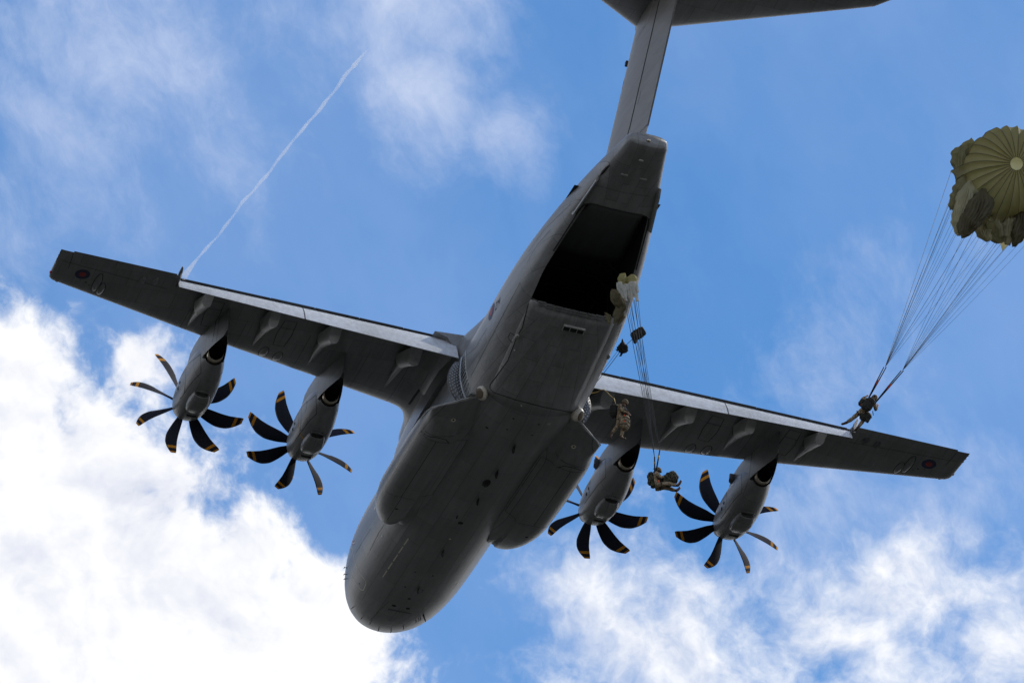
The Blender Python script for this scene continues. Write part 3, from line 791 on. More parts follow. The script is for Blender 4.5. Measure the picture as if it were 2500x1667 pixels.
# ---- engines
def nacelle(sg, x, s, z, handed, phase, idx):
    o = None
    # local: a = metres aft of the propeller disc; rows: a, half width, top, bottom, roundness
    T = [(0.30, 0.62, 0.56, -0.92, 2.4), (0.34, 0.70, 0.62, -1.00, 2.5), (0.60, 0.77, 0.68, -1.09, 2.6), (1.2, 0.84, 0.78, -1.20, 2.7), (2.2, 0.88, 0.90, -1.24, 2.7), (3.0, 0.87, 0.95, -1.18, 2.6), (3.8, 0.80, 0.95, -1.04, 2.5), (4.5, 0.68, 0.86, -0.88, 2.3), (5.0, 0.55, 0.66, -0.72, 2.2), (5.22, 0.49, 0.50, -0.66, 2.1)]
    T = [(q[0], q[1] * .95) + q[2:] for q in T]
    rr = []
    for a in (.30, .34, .42, .6, .9, 1.2, 1.7, 2.2, 2.6, 3.0, 3.4, 3.8, 4.2, 4.5, 4.8, 5.0, 5.22):
        w, zt, zb, n = interp(T, a); zm = (zt + zb) / 2; h = (zt - zb) / 2; P = []
        for j in range(40):
            t = 2 * PI * j / 40; cx, sz = math.cos(t), math.sin(t)
            P.append(Vector((sg * x + w * math.copysign(abs(cx) ** (2 / n), cx) * (1.0 if sz < 0 else 1 - .18 * sz), -(s + a), z + zm + h * math.copysign(abs(sz) ** (2 / n), sz))))
        rr.append(P)
    v, f = loft(rr, True, True, False)
    o = mesh('engine_nacelle', v, f, PAINT, plane); sharp(o, 50); reg(o)
    ze = z - 0.20
    # exhaust: dark rim, metal nozzle, black bore
    def ring(a, r, zz, dy=0.0): return [Vector((sg * x + r * math.cos(2 * PI * j / 32), -(s + a) - dy * math.sin(2 * PI * j / 32), zz + r * math.sin(2 * PI * j / 32))) for j in range(32)]
    v, f = loft([ring(5.05, .50, ze + .02, .1), ring(5.30, .445, ze, .16), ring(5.30, .40, ze, .16), ring(4.9, .39, ze)]); mesh('exhaust_shroud', v, f, BLACKM, o)
    v, f = loft([ring(4.9, .385, ze), ring(5.52, .372, ze, .18), ring(5.66, .358, ze, .18), ring(5.66, .342, ze, .18)]); mesh('exhaust_nozzle', v, f, METAL, o)
    v, f = loft([ring(5.658, .342, ze, .18), ring(4.7, .33, ze), ring(4.2, .28, ze)], True, False, True); mesh('exhaust_bore', v, f, BLACKM, o)
    # pylon fairing: runs aft under the wing to a knife tail
    rr = []
    for a in (.9, 1.5, 2.1, 2.8, 3.4, 4.0, 4.4, 4.8, 5.2, 5.5, 5.8, 6.1, 6.4, 6.7, 7.0, 7.25, 7.42, 7.55):
        ss = s + a
        zt = (lower_z(x, ss) + .15) if ss > le_s(x) + .25 else z + 0.55 + 0.55 * min(1, (a - .9) / 2.2)
        hw = interp([(.9, .30), (2.8, .60), (4.4, .57), (5.2, .50), (6.0, .38), (6.8, .21), (7.4, .06), (7.55, .02)], a)[0]
        lowz = z - .05 if a < 4.6 else z - .27
        if a > 7.3: lowz += (a - 7.3) * .8
        arch = 0.0 if a < 5.0 else .46 * max(0, 1 - ((a - 5.5) / 2.05) ** 2)
        P = []
        for j in range(9):
            t = PI * j / 8; P.append(Vector((sg * x - hw * .96 * math.cos(t), -ss, lowz + arch * math.sin(t) ** .8)))
        P += [Vector((sg * x + hw, -ss, lowz + .04)), Vector((sg * x + hw * 1.04, -ss, zt)), Vector((sg * x - hw * 1.04, -ss, zt)), Vector((sg * x - hw, -ss, lowz + .04))]
        rr.append(P)
    v, f = loft(rr, True, True, True)
    # soot where the exhaust washes the underside of the pylon
    cent = [sum((v[i].y for i in q)) / len(q) for q in f]
    nm = []
    for q in f:
        c = sum((v[i] for i in q), Vector()) / len(q); nrm = (v[q[1]] - v[q[0]]).cross(v[q[2]] - v[q[0]])
        a = -c.y - s; under = all(abs(v[i].x - sg * x) < 1.01 * max(abs(v[k].x - sg * x) for k in q) for i in q) and (max(v[i].z for i in q) < lower_z(x, s + a) - .12)
        low = min(v[i].z for i in q)
        nm.append((1 if a < 7.0 else 2) if (a > 4.45 and all(((i % 13) <= 8) for i in q)) else 0)
    py = mesh('engine_pylon', v, f, None, o, mats=[PAINT, BLACKM, PAINT_D], fm=nm); sharp(py, 45); reg(py)
    # oil cooler outlet blister under the nacelle
    rr = []
    for k, a in enumerate((1.55, 1.68, 1.95, 2.3, 2.7, 3.05, 3.3)):
        hw = (.14, .32, .42, .47, .47, .42, .36)[k]; d = (.01, .08, .17, .25, .29, .27, .21)[k]
        zb = z + interp(T, a)[2]; P = []
        for j in range(13):
            t = PI * j / 12; cx = -math.cos(t)
            P.append(Vector((sg * x + .05 + hw * math.copysign(abs(cx) ** .8, cx), -(s + a), zb + .10 - (d + .10) * math.sin(t) ** .55)))
        rr.append(P)
    v, f = loft(rr, True, True, True); bl = mesh('cooler_outlet', v, f, PAINT, o); sharp(bl, 45)
    zb = z + interp(T, 3.3)[2]
    v, f = ellip((sg * x + .05, -(s + 3.305), zb - .05), (.30, .03, .12), 16, 8); mesh('outlet_slot', v, f, RUBBER, bl)
    v, f = ellip((sg * x + .05, -(s + 3.42), zb + .02), (.33, .12, .03), 16, 8); mesh('outlet_lip', v, f, PAINT, bl)
    zb = z + interp(T, 1.2)[2]
    v, f = boxv((sg * x + .10, -(s + 1.22), zb - .004), (.46, .10, .03)); mesh('vent_slot', v, f, RUBBER, o, False)
    v, f = boxv((sg * x + .10, -(s + 1.13), zb - .01), (.46, .05, .04)); mesh('vent_lip', v, f, PAINT_L, o, False)
    # round ports on the left flank
    for a, dz in ((2.35, -.28), (2.05, -.42)):
        w = interp(T, a)[0]
        v, f = ellip((sg * x - w + .03, -(s + a), z + dz), (.06, .075, .10), 12, 8); mesh('flank_port', v, f, RUBBER, o)
    if sg > 0:
        v, f = loft([[Vector((sg * x - .62 - d, -(s + a), z + .80 + e)) for d, e in ((-.1, -.14), (w_, -.13), (w_, .12), (-.1, .14))] for a, w_ in ((2.55, .04), (2.7, .17), (2.98, .24), (3.05, .22))], True, True, True); mesh('flank_scoop', v, f, PAINT_D, o, False)
    # sun highlight on the chin intake's rim, painted on as a pale tube
    zt0 = [(p.x, p.z) for p in rr[0]]
    w, zt, zb, n = interp(T, .32); zm = (zt + zb) / 2; h = (zt - zb) / 2; pts = []
    for j in range(21, 40):
        t = 2 * PI * j / 40; cx, sz = math.cos(t), math.sin(t)
        pts.append(Vector((sg * x + w * math.copysign(abs(cx) ** (2 / n), cx), -(s + .32), z + zm + h * math.copysign(abs(sz) ** (2 / n), sz))))
    v, f = tube(pts, 0.028, 6); mesh('intake_rim_glint', v, f, SEAM_L, o)
    # propeller
    p = empty('propeller', (sg * x, -s, z), plane)
    prof = [(0.45, .40), (0.30, .50), (0.05, .55), (-.25, .53), (-.55, .44), (-.85, .30), (-1.05, .14), (-1.12, .03)]
    rr = [[Vector((r * math.cos(2 * PI * j / 28), -a, r * math.sin(2 * PI * j / 28))) for j in range(28)] for a, r in prof]
    v, f = loft(rr, True, True, True); mesh('spinner', v, f, PAINT_D, p)
    bm_, em_ = blade_meshes(handed)
    for k in range(8):
        a = math.radians(phase + 45 * k)
        for me in (bm_, em_):
            b = bpy.data.objects.new('blade' if me is bm_ else 'blade_leading_edge', me); COL.objects.link(b); b.parent = p
            b.rotation_euler = (0, -a, 0)
    return o
_BM = {}
def blade_meshes(h):
    if h in _BM: return _BM[h]
    st = []
    for i in range(25):
        u = i / 24; r = 0.42 + (2.67 - .42) * u
        ch = interp([(0, .34), (.12, .42), (.3, .58), (.55, .66), (.75, .61), (.9, .46), (.97, .34), (1, .26)], u)[0]
        sw = interp([(0, 0.0), (.25, .07), (.5, .10), (.7, .03), (.85, -.12), (1, -.36)], u)[0]
        be = math.radians(interp([(0, 62), (.3, 50), (.6, 40), (1, 30)], u)[0])
        th = interp([(0, .30), (.12, .16), (.4, .075), (1, .035)], u)[0]
        st.append((r, ch, sw, be, th))
    def ring(r, ch, sw, be, th, u0, u1, grow=0.0):
        P = []
        N = 9
        for side in (0, 1):
            for i in range(N):
                w = i / (N - 1); u = u0 + (u1 - u0) * (w if side == 0 else 1 - w)
                y = 2.6 * th * math.sqrt(max(0, u)) * (1 - u) * ch * (1 if side == 0 else -.55) + grow * (1 if side == 0 else -1)
                c = sw + ch * (0.40 - u)           # along the direction of turning
                # handed +1: clockwise seen from behind
                tn, yy = c * math.cos(be) - y * math.sin(be), c * math.sin(be) + y * math.cos(be)
                P.append(Vector((r, yy, -h * tn)))
        return P
    v, f = loft([ring(*q, 0, 1) for q in st], True, True, True)
    me = bpy.data.meshes.new('blade'); me.from_pydata(v, [], f); me.materials.append(BLADE); me.polygons.foreach_set('use_smooth', [True] * len(me.polygons))
    v, f = loft([ring(*q, 0, .085, .0045) for q in st[12:24]], True, True, True)
    m2 = bpy.data.meshes.new('blade_leading_edge'); m2.from_pydata(v, [], f); m2.materials.append(BLADE_LE); m2.polygons.foreach_set('use_smooth', [True] * len(m2.polygons))
    for m in (me, m2):
        bm = bmesh.new(); bm.from_mesh(m); bmesh.ops.recalc_face_normals(bm, faces=bm.faces[:]); bm.to_mesh(m); bm.free()
    _BM[h] = (me, m2); return _BM[h]
NAC = {}
for i, (sg, x, s, z, hd, ph) in enumerate(((-1, 12.92, 13.28, .88, 1, 31.0), (-1, 7.02, 11.22, 1.25, -1, 33.0), (1, 7.02, 11.22, 1.25, 1, 37.5), (1, 12.92, 13.28, .88, -1, 34.2))):
    NAC[i] = nacelle(sg, x, s, z, hd, ph, i)

# ---- side jump doors with air deflectors
for sg in (-1, 1):
    rr = []
    # perforated deflector: curved plate standing out from the body ahead of the door
    zz = np.linspace(-2.0, 0.28, 12)
    def dx(z): return 0.62 * math.sin(PI * min(1, max(0, (z + 2.25) / 2.75))) ** .6
    V = []; F = []
    for z in zz:
        w = max(0.1, interp(FT, 23.3)[0] * math.sqrt(max(0, 1 - (abs(z) / 2.82) ** 2.3)))
        xb = w - .03
        for u in (0, .5, 1.0):
            V.append(Vector((sg * (xb + dx(z) * u), -(23.45 - .10 * u), z)))
    for i in range(len(zz) - 1):
        for k in range(2):
            a = i * 3 + k; F.append((a, a + 1, a + 4, a + 3))
    d = mesh('air_deflector', V, F, PAINT_D, plane); md = d.modifiers.new('t', 'SOLIDIFY'); md.thickness = .05
    # lattice of small bright dimples and ribs on its rear face
    for i in range(13):
        for k in range(5):
            z = -1.72 + i * .148; u = .16 + .17 * k
            w = interp(FT, 23.3)[0] * math.sqrt(max(0, 1 - (abs(z) / 2.82) ** 2.3))
            c = Vector((sg * (w - .03 + dx(z) * u), -(23.50 - .10 * u), z + (.07 if k % 2 else 0)))
            v, f = boxv(c, (.050, .03, .05), Matrix.Rotation(.78, 3, 'Y')); mesh('deflector_rib', v, f, RIBS, d, False)
    # bright hinge post, frames, and a black sheet standing for the recess's shade
    post = []; ed = []
    for z in np.linspace(-2.0, 0.45, 9):
        w = interp(FT, 23.6)[0] * math.sqrt(max(0, 1 - (abs(z) / 2.82) ** 2.3))
        post.append(Vector((sg * (w + .035), -23.62, z)))
    v, f = tube(post, .045, 6); mesh('door_post', v, f, RIBS, plane)
    V = []; F = []
    zz = np.linspace(-2.0, 0.45, 12)
    for z in zz:
        w = interp(FT, 24)[0] * math.sqrt(max(0, 1 - (abs(z) / 2.82) ** 2.3))
        for s in (23.65, 24.0, 24.40 - .30 * max(0, (z + .3)) + .1 * (-.3 - z)): V.append(Vector((sg * (w + .012), -s, z)))
    for i in range(11):
        for k in range(2):
            a = i * 3 + k; F.append((a, a + 1, a + 4, a + 3))
    dr = mesh('jump_door_opening', V, F, RUBBER, plane)
    for i in range(12):
        z = -1.9 + i * .19; w = interp(FT, 24)[0] * math.sqrt(max(0, 1 - (abs(z) / 2.82) ** 2.3))
        z2 = z + .10; w2 = interp(FT, 24)[0] * math.sqrt(max(0, 1 - (abs(z2) / 2.82) ** 2.3))
        e = 24.36 - .30 * max(0, (z + .3)) + .1 * (-.3 - z)
        v, f = tube([(sg * (w + .03), -23.78, z), (sg * (w2 + .03), -e, z2)], .028, 5); mesh('door_frame_rib', v, f, RIBS, dr)
    ed = []
    for z in np.linspace(-2.02, .5, 12):
        w = interp(FT, 24)[0] * math.sqrt(max(0, 1 - (abs(z) / 2.82) ** 2.3))
        ed.append(Vector((sg * (w + .015), -(24.42 - .30 * max(0, (z + .3)) + .1 * (-.3 - z)), z)))
    v, f = tube(ed, .03, 6); mesh('door_edge', v, f, PAINT_L, dr)
    # missile warning dome at the ramp hinge
    c = Vector((sg * 2.20, -25.36, -2.12)); n = Vector((sg * .62, -.60, -.50)).normalized()
    R = n.to_track_quat('Z', 'Y').to_matrix()
    v, f = ellip(c, (.25, .33, .27), 20, 12, R); dm = mesh('warning_sensor_dome', v, f, CREAM, plane)
    v, f = ellip(c + n * .235, (.19, .24, .045), 20, 8, R); mesh('sensor_window', v, f, LENS, dm)

# ------------------------------------------------------------------ markings laid on the real skin
def tree():
    V = []; P = []
    for o in BV:
        b = len(V); V += [o.matrix_basis @ v.co for v in o.data.vertices]
        P += [tuple(i + b for i in p.vertices) for p in o.data.polygons]
    return BVHTree.FromPolygons(V, P)
BVT = tree()
def from_below(x, y, z=-30): return BVT.ray_cast(Vector((x, y, z)), Vector((0, 0, 1)))[:2]
def sight(px, py):
    d = CAM_R.transposed() @ Vector(((px - 1250) / FPX, (py - 833.5) / FPX, 1.0))
    return BVT.ray_cast(CAM_C, d.normalized())[:2]
def ribbon(name, pts, width, mat, parent=None, off=.006):
    """pts: list of (location, normal) on the skin"""
    pts = [p for p in pts if p[0] is not None]
    if len(pts) < 2: return
    V = []; F = []
    for i, (p, n) in enumerate(pts):
        a = pts[max(0, i - 1)][0]; b = pts[min(len(pts) - 1, i + 1)][0]
        sd = (b - a).cross(n)
        if sd.length < 1e-6: sd = Vector((1, 0, 0))
        sd = sd.normalized() * width / 2
        nn = n if (p - CAM_C).dot(n) < 0 else -n
        V += [p + sd + nn * off, p - sd + nn * off]
    for i in range(len(pts) - 1): F.append((2*i, 2*i+1, 2*i+3, 2*i+2))
    return mesh(name, V, F, mat, parent if parent is not None else plane, False)
def seam(px, width=.03, mat=None, name='panel_seam', step=5.0, parent=None):
    pts = []
    for (x0, y0), (x1, y1) in zip(px, px[1:]):
        n = max(2, int(math.hypot(x1 - x0, y1 - y0) / step))
        for i in range(n): pts.append(sight(x0 + (x1 - x0) * i / n, y0 + (y1 - y0) * i / n))
    pts.append(sight(*px[-1]))
    ok = [p for p in pts if p[0] is not None]
    # drop jumps across silhouettes
    runs = [[]]
    for p in ok:
        if runs[-1] and (p[0] - runs[-1][-1][0]).length > 1.2: runs.append([])
        runs[-1].append(p)
    for r in runs: ribbon(name, r, width, mat or SEAM, parent)
def wseam(xy, width, mat, name, sg, parent):
    zlow = 0.3 if parent is not SP[sg] else -30
    pts = []
    for (x0, y0), (x1, y1) in zip(xy, xy[1:]):
        n = max(2, int(math.hypot(x1 - x0, y1 - y0) / .12))
        for i in range(n): pts.append(from_below(sg * (x0 + (x1 - x0) * i / n), -(y0 + (y1 - y0) * i / n), zlow))
    pts.append(from_below(sg * xy[-1][0], -xy[-1][1], zlow))
    return ribbon(name, pts, width, mat, parent)
def patch(name, centre, e1, e2, r1, r2, mat, cast, parent=None, off=.007, n=24, inner=0.0):
    """flat print (disc or ring) wrapped onto the skin; cast(point)->(loc, normal)"""
    V = []; F = []
    rad = [inner, 1.0] if inner else [0.001, .5, 1.0]
    for q in rad:
        for j in range(n):
            a = 2 * PI * j / n
            p, nn = cast(centre + e1 * r1 * q * math.cos(a) + e2 * r2 * q * math.sin(a))
            if p is None: return
            if (p - CAM_C).dot(nn) > 0: nn = -nn
            V.append(p + nn * off)
    for i in range(len(rad) - 1):
        for j in range(n): F.append((i*n+j, i*n+(j+1) % n, (i+1)*n+(j+1) % n, (i+1)*n+j))
    return mesh(name, V, F, mat, parent if parent is not None else plane, False)
X, Y, Z = Vector((1, 0, 0)), Vector((0, 1, 0)), Vector((0, 0, 1))
up_cast = lambda p: BVT.ray_cast(Vector((p.x, p.y, -30)), Z)[:2]
side_cast = lambda p: BVT.ray_cast(Vector((-30, p.y, p.z)), X)[:2]
for sg in (-1, 1):
    w = WINGS[sg][1]; wi = WINGS[sg][0]
    c = Vector((sg * 19.84, -21.61, 0))
    patch('roundel_ring', c, X, Y, .33, .40, BLUE, up_cast, w, .007, 32)
    patch('roundel_centre', c, X, Y, .16, .19, RED, up_cast, w, .012, 24)
    for dx, dy, r in ((.30, .62, .05), (.48, .80, .035), (.02, .52, .03)):
        patch('drain_hole', c - Vector((sg * (dx + .0), -dy, 0)), X, Y, r, r, RUBBER, up_cast, w, .007, 12)
    def oval(x, s, rx, ry, tilt=0.0, parent=w, fill=True):
        pts = []
        for j in range(33):
            a = 2 * PI * j / 32
            ux = rx * math.cos(a); uy = ry * math.sin(a)
            pts.append(from_below(sg * (x + ux), -(s + uy)))
        ribbon('access_bulge_rim', pts, .030, RUBBER, parent)
        if fill:                                  # shallow blister inside the rim
            V = []; F = []
            for q, hgt in ((.001, .09), (.4, .075), (.75, .04), (1.0, .002)):
                for j in range(24):
                    a = 2 * PI * j / 24
                    p, nn = from_below(sg * (x + rx * .95 * q * math.cos(a)), -(s + ry * .95 * q * math.sin(a)))
                    V.append(p - Z * hgt)
            for i in range(3):
                for j in range(24): F.append((i*24+j, i*24+(j+1) % 24, (i+1)*24+(j+1) % 24, (i+1)*24+j))
            fix_normals(mesh('access_bulge', V, F, PAINT, parent))
    oval(19.05, 21.06, .17, .85); oval(18.76, 20.58, .16, .60)
    oval(9.80, 17.30, .20, .58, parent=wi); oval(10.50, 17.52, .20, .58, parent=wi)
    for x, s in ((17.20, 22.0), (16.64, 22.05)):
        v, f = ellip((sg * x, -s + .05, lower_z(x, s) + .02), (.16, .34, .13), 16, 10); mesh('actuator_fairing', v, f, PAINT_D if sg > 0 else PAINT, w)
    # panel outline between the engines, aileron gap, wing seams
    for (x, s) in ((10.05, 19.4), (13.55, 20.0)):
        wseam([(x - .28, s + 1.2), (x - .33, s), (x - .25, s - 1.0), (x + .25, s - 1.0), (x + .35, s), (x + .28, s + 1.2), (x - .28, s + 1.2)], .028, RUBBER, 'panel_seam', sg, wi)
        wseam([(x - .3, s + .55), (x + .3, s + .55)], .028, RUBBER, 'panel_seam', sg, wi)
    wseam([(16.0, 21.55), (20.9, 22.42)], .022, SEAM, 'panel_seam', sg, w)
    wseam([(20.55, 21.9), (20.62, 23.1)], .022, SEAM, 'panel_seam', sg, w)
    for x in (4.0, 6.0, 8.9, 11.9, 14.6): wseam([(x, le_s(x) + .25), (x, te_s(x) - 2.3)], .014, SEAM, 'panel_seam', sg, wi)
    wseam([(3.2, 15.6), (6.2, 16.4)], .012, SEAM, 'panel_seam', sg, wi)
    # points along the leading edge, where the sun catches it; nothing drawn
    pts = []
    for x in np.linspace(3.9, 15.6, 60):
        p = wing_pt(x, .006, 0, sg); q = wing_pt(x, .03, 0, sg)
        pts.append(((p + q) / 2, (q - p).cross(X).normalized()))
    # navigation light and static wicks
    v, f = ellip((sg * 21.18, -21.15, ch_z(21.2) + .0), (.06, .12, .05), 10, 8); mesh('navigation_light', v, f, REDLAMP if sg < 0 else GLASS, w)
    v, f = ellip((sg * 20.75, -(le_s(20.75) + .08), ch_z(20.75) - .03), (.09, .07, .05), 10, 8); mesh('landing_lamp', v, f, GLASS, w)
    for k in range(3):
        x = 21.16 - .0 * k; s = 22.2 + .33 * k
        v, f = tube([(sg * x, -s, ch_z(x)), (sg * (x + .05), -s - .25, ch_z(x))], .012, 5); mesh('static_wick', v, f, RUBBER, w)
    # dark seal strip along the wing root
    wseam([(3.05, 15.3), (3.06, 16.2), (3.04, 17.1)], .10, RUBBER, 'root_seal', sg, plane)
    # outlet recess on the gear fairing
    fx = SP[sg]
    patch('drain_ring', Vector((sg * 2.79, -23.02, 0)), X, Y, .11, .12, CREAM, up_cast, fx, .006, 16)
    patch('drain_hole', Vector((sg * 2.79, -23.02, 0)), X, Y, .045, .05, RUBBER, up_cast, fx, .011, 12)
    wseam([(1.72, 16.05), (1.72, 21.6), (2.35, 21.62), (3.13, 21.6), (3.86, 21.66)], .022, SEAM, 'panel_seam', sg, fx)
    wseam([(3.13, 16.0), (3.13, 21.6)], .022, SEAM, 'panel_seam', sg, fx)
    wseam([(1.72, 16.05), (2.45, 15.85), (3.13, 16.0), (3.8, 15.9)], .022, SEAM, 'panel_seam', sg, fx)
    wseam([(2.2, 22.2), (3.0, 22.0), (3.85, 21.9)], .02, SEAM, 'panel_seam', sg, fx)
    wseam([(2.55, 21.62), (2.75, 21.85), (3.2, 21.9), (3.86, 21.7)], .035, SEAM, 'panel_seam', sg, fx)
# fuselage roundel and code on the left flank
c = Vector((0, -27.95, .50))
patch('roundel_ring', c, Y, Z, .40, .40, BLUE, side_cast, plane, .008, 32)
patch('roundel_centre', c, Y, Z, .19, .19, RED, side_cast, plane, .014, 24)
GL = {'Z': [[(0, 1), (.6, 1), (0, 0), (.6, 0)]], 'M': [[(0, 0), (0, 1), (.35, .4), (.7, 1), (.7, 0)]], '4': [[(.45, 0), (.45, 1), (0, .35), (.62, .35)]], '1': [[(.1, .8), (.3, 1), (.3, 0)]]}
yy = -28.55
for ch in 'ZM':
    for ln in GL[ch]:
        pts = []
        for (a, b), (c2, d2) in zip(ln, ln[1:]):
            for i in range(5):
                u = i / 5; pts.append(side_cast(Vector((0, yy - (a + (c2 - a) * u) * .34, .26 + (b + (d2 - b) * u) * .34))))
        pts.append(side_cast(Vector((0, yy - ln[-1][0] * .34, .26 + ln[-1][1] * .34))))
        ribbon('code_letter', pts, .045, SEAM)
    yy -= .34
patch('tail_flash', Vector((0, -37.35, 7.6)), Y, Z, .16, .42, RED, side_cast, bpy.data.objects['vertical_tail'], .008, 4)
# seams seen on the body
seam([(1290, 741), (1275, 800), (1262, 822), (1240, 880), (1197, 938), (1196, 948), (1205, 958)], .035)
seam([(1203, 957), (1260, 976), (1330, 994), (1405, 1008)], .045, RUBBER)
seam([(1518, 792), (1500, 850), (1484, 872), (1455, 935), (1425, 985)], .03)
seam([(1262, 822), (1246, 812), (1240, 824), (1250, 836)], .03)
seam([(1270, 690), (1225, 775), (1150, 918)], .02); seam([(1190, 800), (1160, 850), (1125, 880)], .018)
seam([(1345, 560), (1310, 600), (1288, 640)], .015)
hp = [sight(*q) for q in ((1466, 428), (1473, 419), (1481, 410), (1488, 403))]
if all(q[0] for q in hp): v, f = tube([q[0] for q in hp], [.03, .07, .06, .02], 6); mesh('fin_root_slot', v, f, RUBBER, plane)
seam([(1395, 497), (1330, 560), (1290, 615)], .014)
seam([(903, 1343), (925, 1300), (980, 1215)], .02); seam([(868, 1350), (905, 1290)], .014)
seam([(1010, 1420), (1090, 1320), (1150, 1240)], .012, SEAM_L); seam([(1068, 1455), (1130, 1370), (1190, 1275)], .012, SEAM_L)
seam([(1455, 452), (1520, 470), (1588, 480)], .012)
# crew door outline on the left of the nose
E1 = [(858.6, 1326.7), (860.5, 1343), (867.4, 1376.5), (879.3, 1400), (893, 1418), (893.5, 1425), (887.2, 1439.8), (881.3, 1438.8), (869.4, 1424), (857.6, 1404.2), (850.6, 1382.5), (849.5, 1368)]
seam(E1, .045, CREAM, 'door_outline', 3)
for p, q in (((860, 1318), (866, 1328)), ((866, 1318), (861, 1330)), ((862, 1326), (867, 1324))): seam([p, q], .05, RED if p[0] != 862 else WHITE, 'rescue_mark', 2)
for k in range(5):                                # light dashed step strip
    a = k / 5; b = a + .165
    seam([(997.2 + (932 - 997.2) * a, 1313.7 + (1411.4 - 1313.7) * a), (997.2 + (932 - 997.2) * b, 1313.7 + (1411.4 - 1313.7) * b)], .055, CREAM, 'formation_strip', 4)
for px, py, r, m, nm in ((914.7, 1240.5, .10, WHITE, 'window_mark'), (933, 1309, .06, WHITE, 'service_mark'), (1098.2, 1315.2, .085, CREAM, 'belly_light'), (1124.5, 1276.4, .13, RUBBER, 'belly_port'),
                         (999, 1461, .08, RUBBER, 'belly_port'), (961.7, 1478, .11, RUBBER, 'belly_port'), (996, 1485, .11, RUBBER, 'belly_port'), (1254, 1022, .05, RUBBER, 'belly_port'), (1188.7, 1043.7, .07, SEAM, 'belly_port'),
                         (1339.5, 1034.8, .09, SEAM_L, 'service_mark'), (1315.6, 1036.3, .05, RUBBER, 'belly_port'), (1238, 1048, .05, RUBBER, 'belly_port'), (1299.7, 1062, .05, RUBBER, 'belly_port'), (1272.6, 990, .03, WHITE, 'service_mark'),
                         (1256, 855, .03, WHITE, 'service_mark'), (1116.3, 1424.3, .11, CREAM, 'belly_light'), (968, 1242, .07, RUBBER, 'belly_port'), (1285.5, 1311, .07, RUBBER, 'belly_port'), (1014, 1396, .04, RUBBER, 'belly_port'), (1057, 1405, .05, RUBBER, 'belly_port'), (989, 1432, .05, RUBBER, 'belly_port'), (1032, 1441, .04, RUBBER, 'belly_port'), (877, 1424, .04, RUBBER, 'belly_port')):
    p, n = sight(px, py)
    if p is None: continue
    R = n.to_track_quat('Z', 'Y').to_matrix()
    v, f = ellip(p, (r, r * (1.0 if m is not CREAM else .7), .012), 14, 6, R); mesh(nm, v, f, m, plane)
# belly hatch around the nose ports
seam([(948, 1465), (1023, 1483), (1012, 1500)], .014, SEAM_L); seam([(950, 1466), (930, 1486), (901, 1515)], .014, SEAM); seam([(1005, 1500), (990, 1516)], .014, SEAM_L); seam([(982, 1478), (950, 1514)], .012)
seam([(947, 1486), (1003, 1497)], .16, PAINT_D, 'hatch_panel')
# blade aerials and probes
def aerial(px, py, ln, ht, mat=RUBBER, name='blade_aerial', lean=.25):
    p, n = sight(px, py)
    if p is None: return
    aft = (-Y - n * (-Y).dot(n)).normalized(); sd = aft.cross(n).normalized()
    rr = []
    for h, l, o_ in ((-.02, 1.0, 0), (.5, .8, lean * .5), (1.0, .5, lean)):
        c = p + n * ht * h + aft * ht * o_
        rr.append([c + aft * ln * l * .5, c + sd * .025, c - aft * ln * l * .5, c - sd * .025])
    v, f = loft(rr, True, True, True); mesh(name, v, f, mat, plane, False)
aerial(1254.3, 1091.7, .62, .30); aerial(1212.5, 1153.5, .62, .30); aerial(1166.3, 1220.9, .5, .26); aerial(1081, 1347, .5, .26); aerial(1021, 1436.5, .55, .26); aerial(1115.6, 1260.8, .34, .1)
aerial(1033.5, 1500, .22, .38, PAINT_D)
p, n = sight(1187.7, 1179.4)
if p: v, f = ellip(p, (.17, .36, .10), 16, 8); mesh('teardrop_aerial', v, f, RUBBER, plane)
for px, py in ((866.5, 1284),):
    p, n = sight(px, py)
    if p: v, f = ellip(p + n * .05, (.42, .62, .46), 20, 12); mesh('sensor_blister', v, f, PAINT_D, plane)
for px, py in ((846.5, 1385), (846, 1401), (846, 1412), (906, 1517), (925, 1533), (955, 1536), (985, 1528), (1015, 1512), (1022, 1508), (1026, 1506), (864, 1480), (885, 1505)):
    p, n = sight(px, py)
    if p is None: continue
    v, f = join(tube([p, p + n * .12], .018, 5), tube([p + n * .115 + Y * .09, p + n * .115 - Y * .07], .015, 5)); mesh('air_data_probe', v, f, RUBBER, plane)
for px, py in ((1262, 822), (1484, 872)):
    p, n = sight(px, py)
    if p: v, f = ellip(p, (.10, .22, .06), 12, 8); mesh('ramp_latch', v, f, PAINT_L, plane)
# orange service line on the left inner and right inner nacelles, engine seams
seam([(727, 1010), (729, 1040), (734, 1062), (748, 1074), (752, 1081)], .045, YELLOW, 'service_line', 3, NAC[1])
seam([(734, 1062), (742, 1072), (752, 1081)], .045, YELLOW, 'service_line', 3, NAC[1])
seam([(1489, 1247), (1505, 1247)], .05, YELLOW, 'service_line', 3, NAC[2])
for k, (dx, dy) in enumerate(((0, 0), (282, 99.5), (988, 254.5), (1320.5, 291.5))):
    sm = lambda L, w=.02, m=SEAM: seam([(300 + x / 4.6125 + dx, 780 + y / 4.6125 + dy) for x, y in L], w, m, 'panel_seam', 4, NAC[k])
    sm([(712, 520), (875, 390), (880, 600), (790, 690), (690, 830), (640, 900)], .022)
    sm([(712, 520), (705, 690), (690, 830)], .018)
    for (x, y) in ((700, 615), (790, 660), (645, 885), (700, 790)): sm([(x - 4, y - 12), (x + 4, y + 10)], .025, SEAM_L)
# fin top seam
seam([(1551, 105), (1560, 85), (1580, 55), (1597, 0)], .05, SEAM_L, 'panel_seam', 4, bpy.data.objects['vertical_tail'])
seam([(1565, 223), (1557, 255)], .03, RUBBER, 'panel_seam', 3, bpy.data.objects['vertical_tail'])


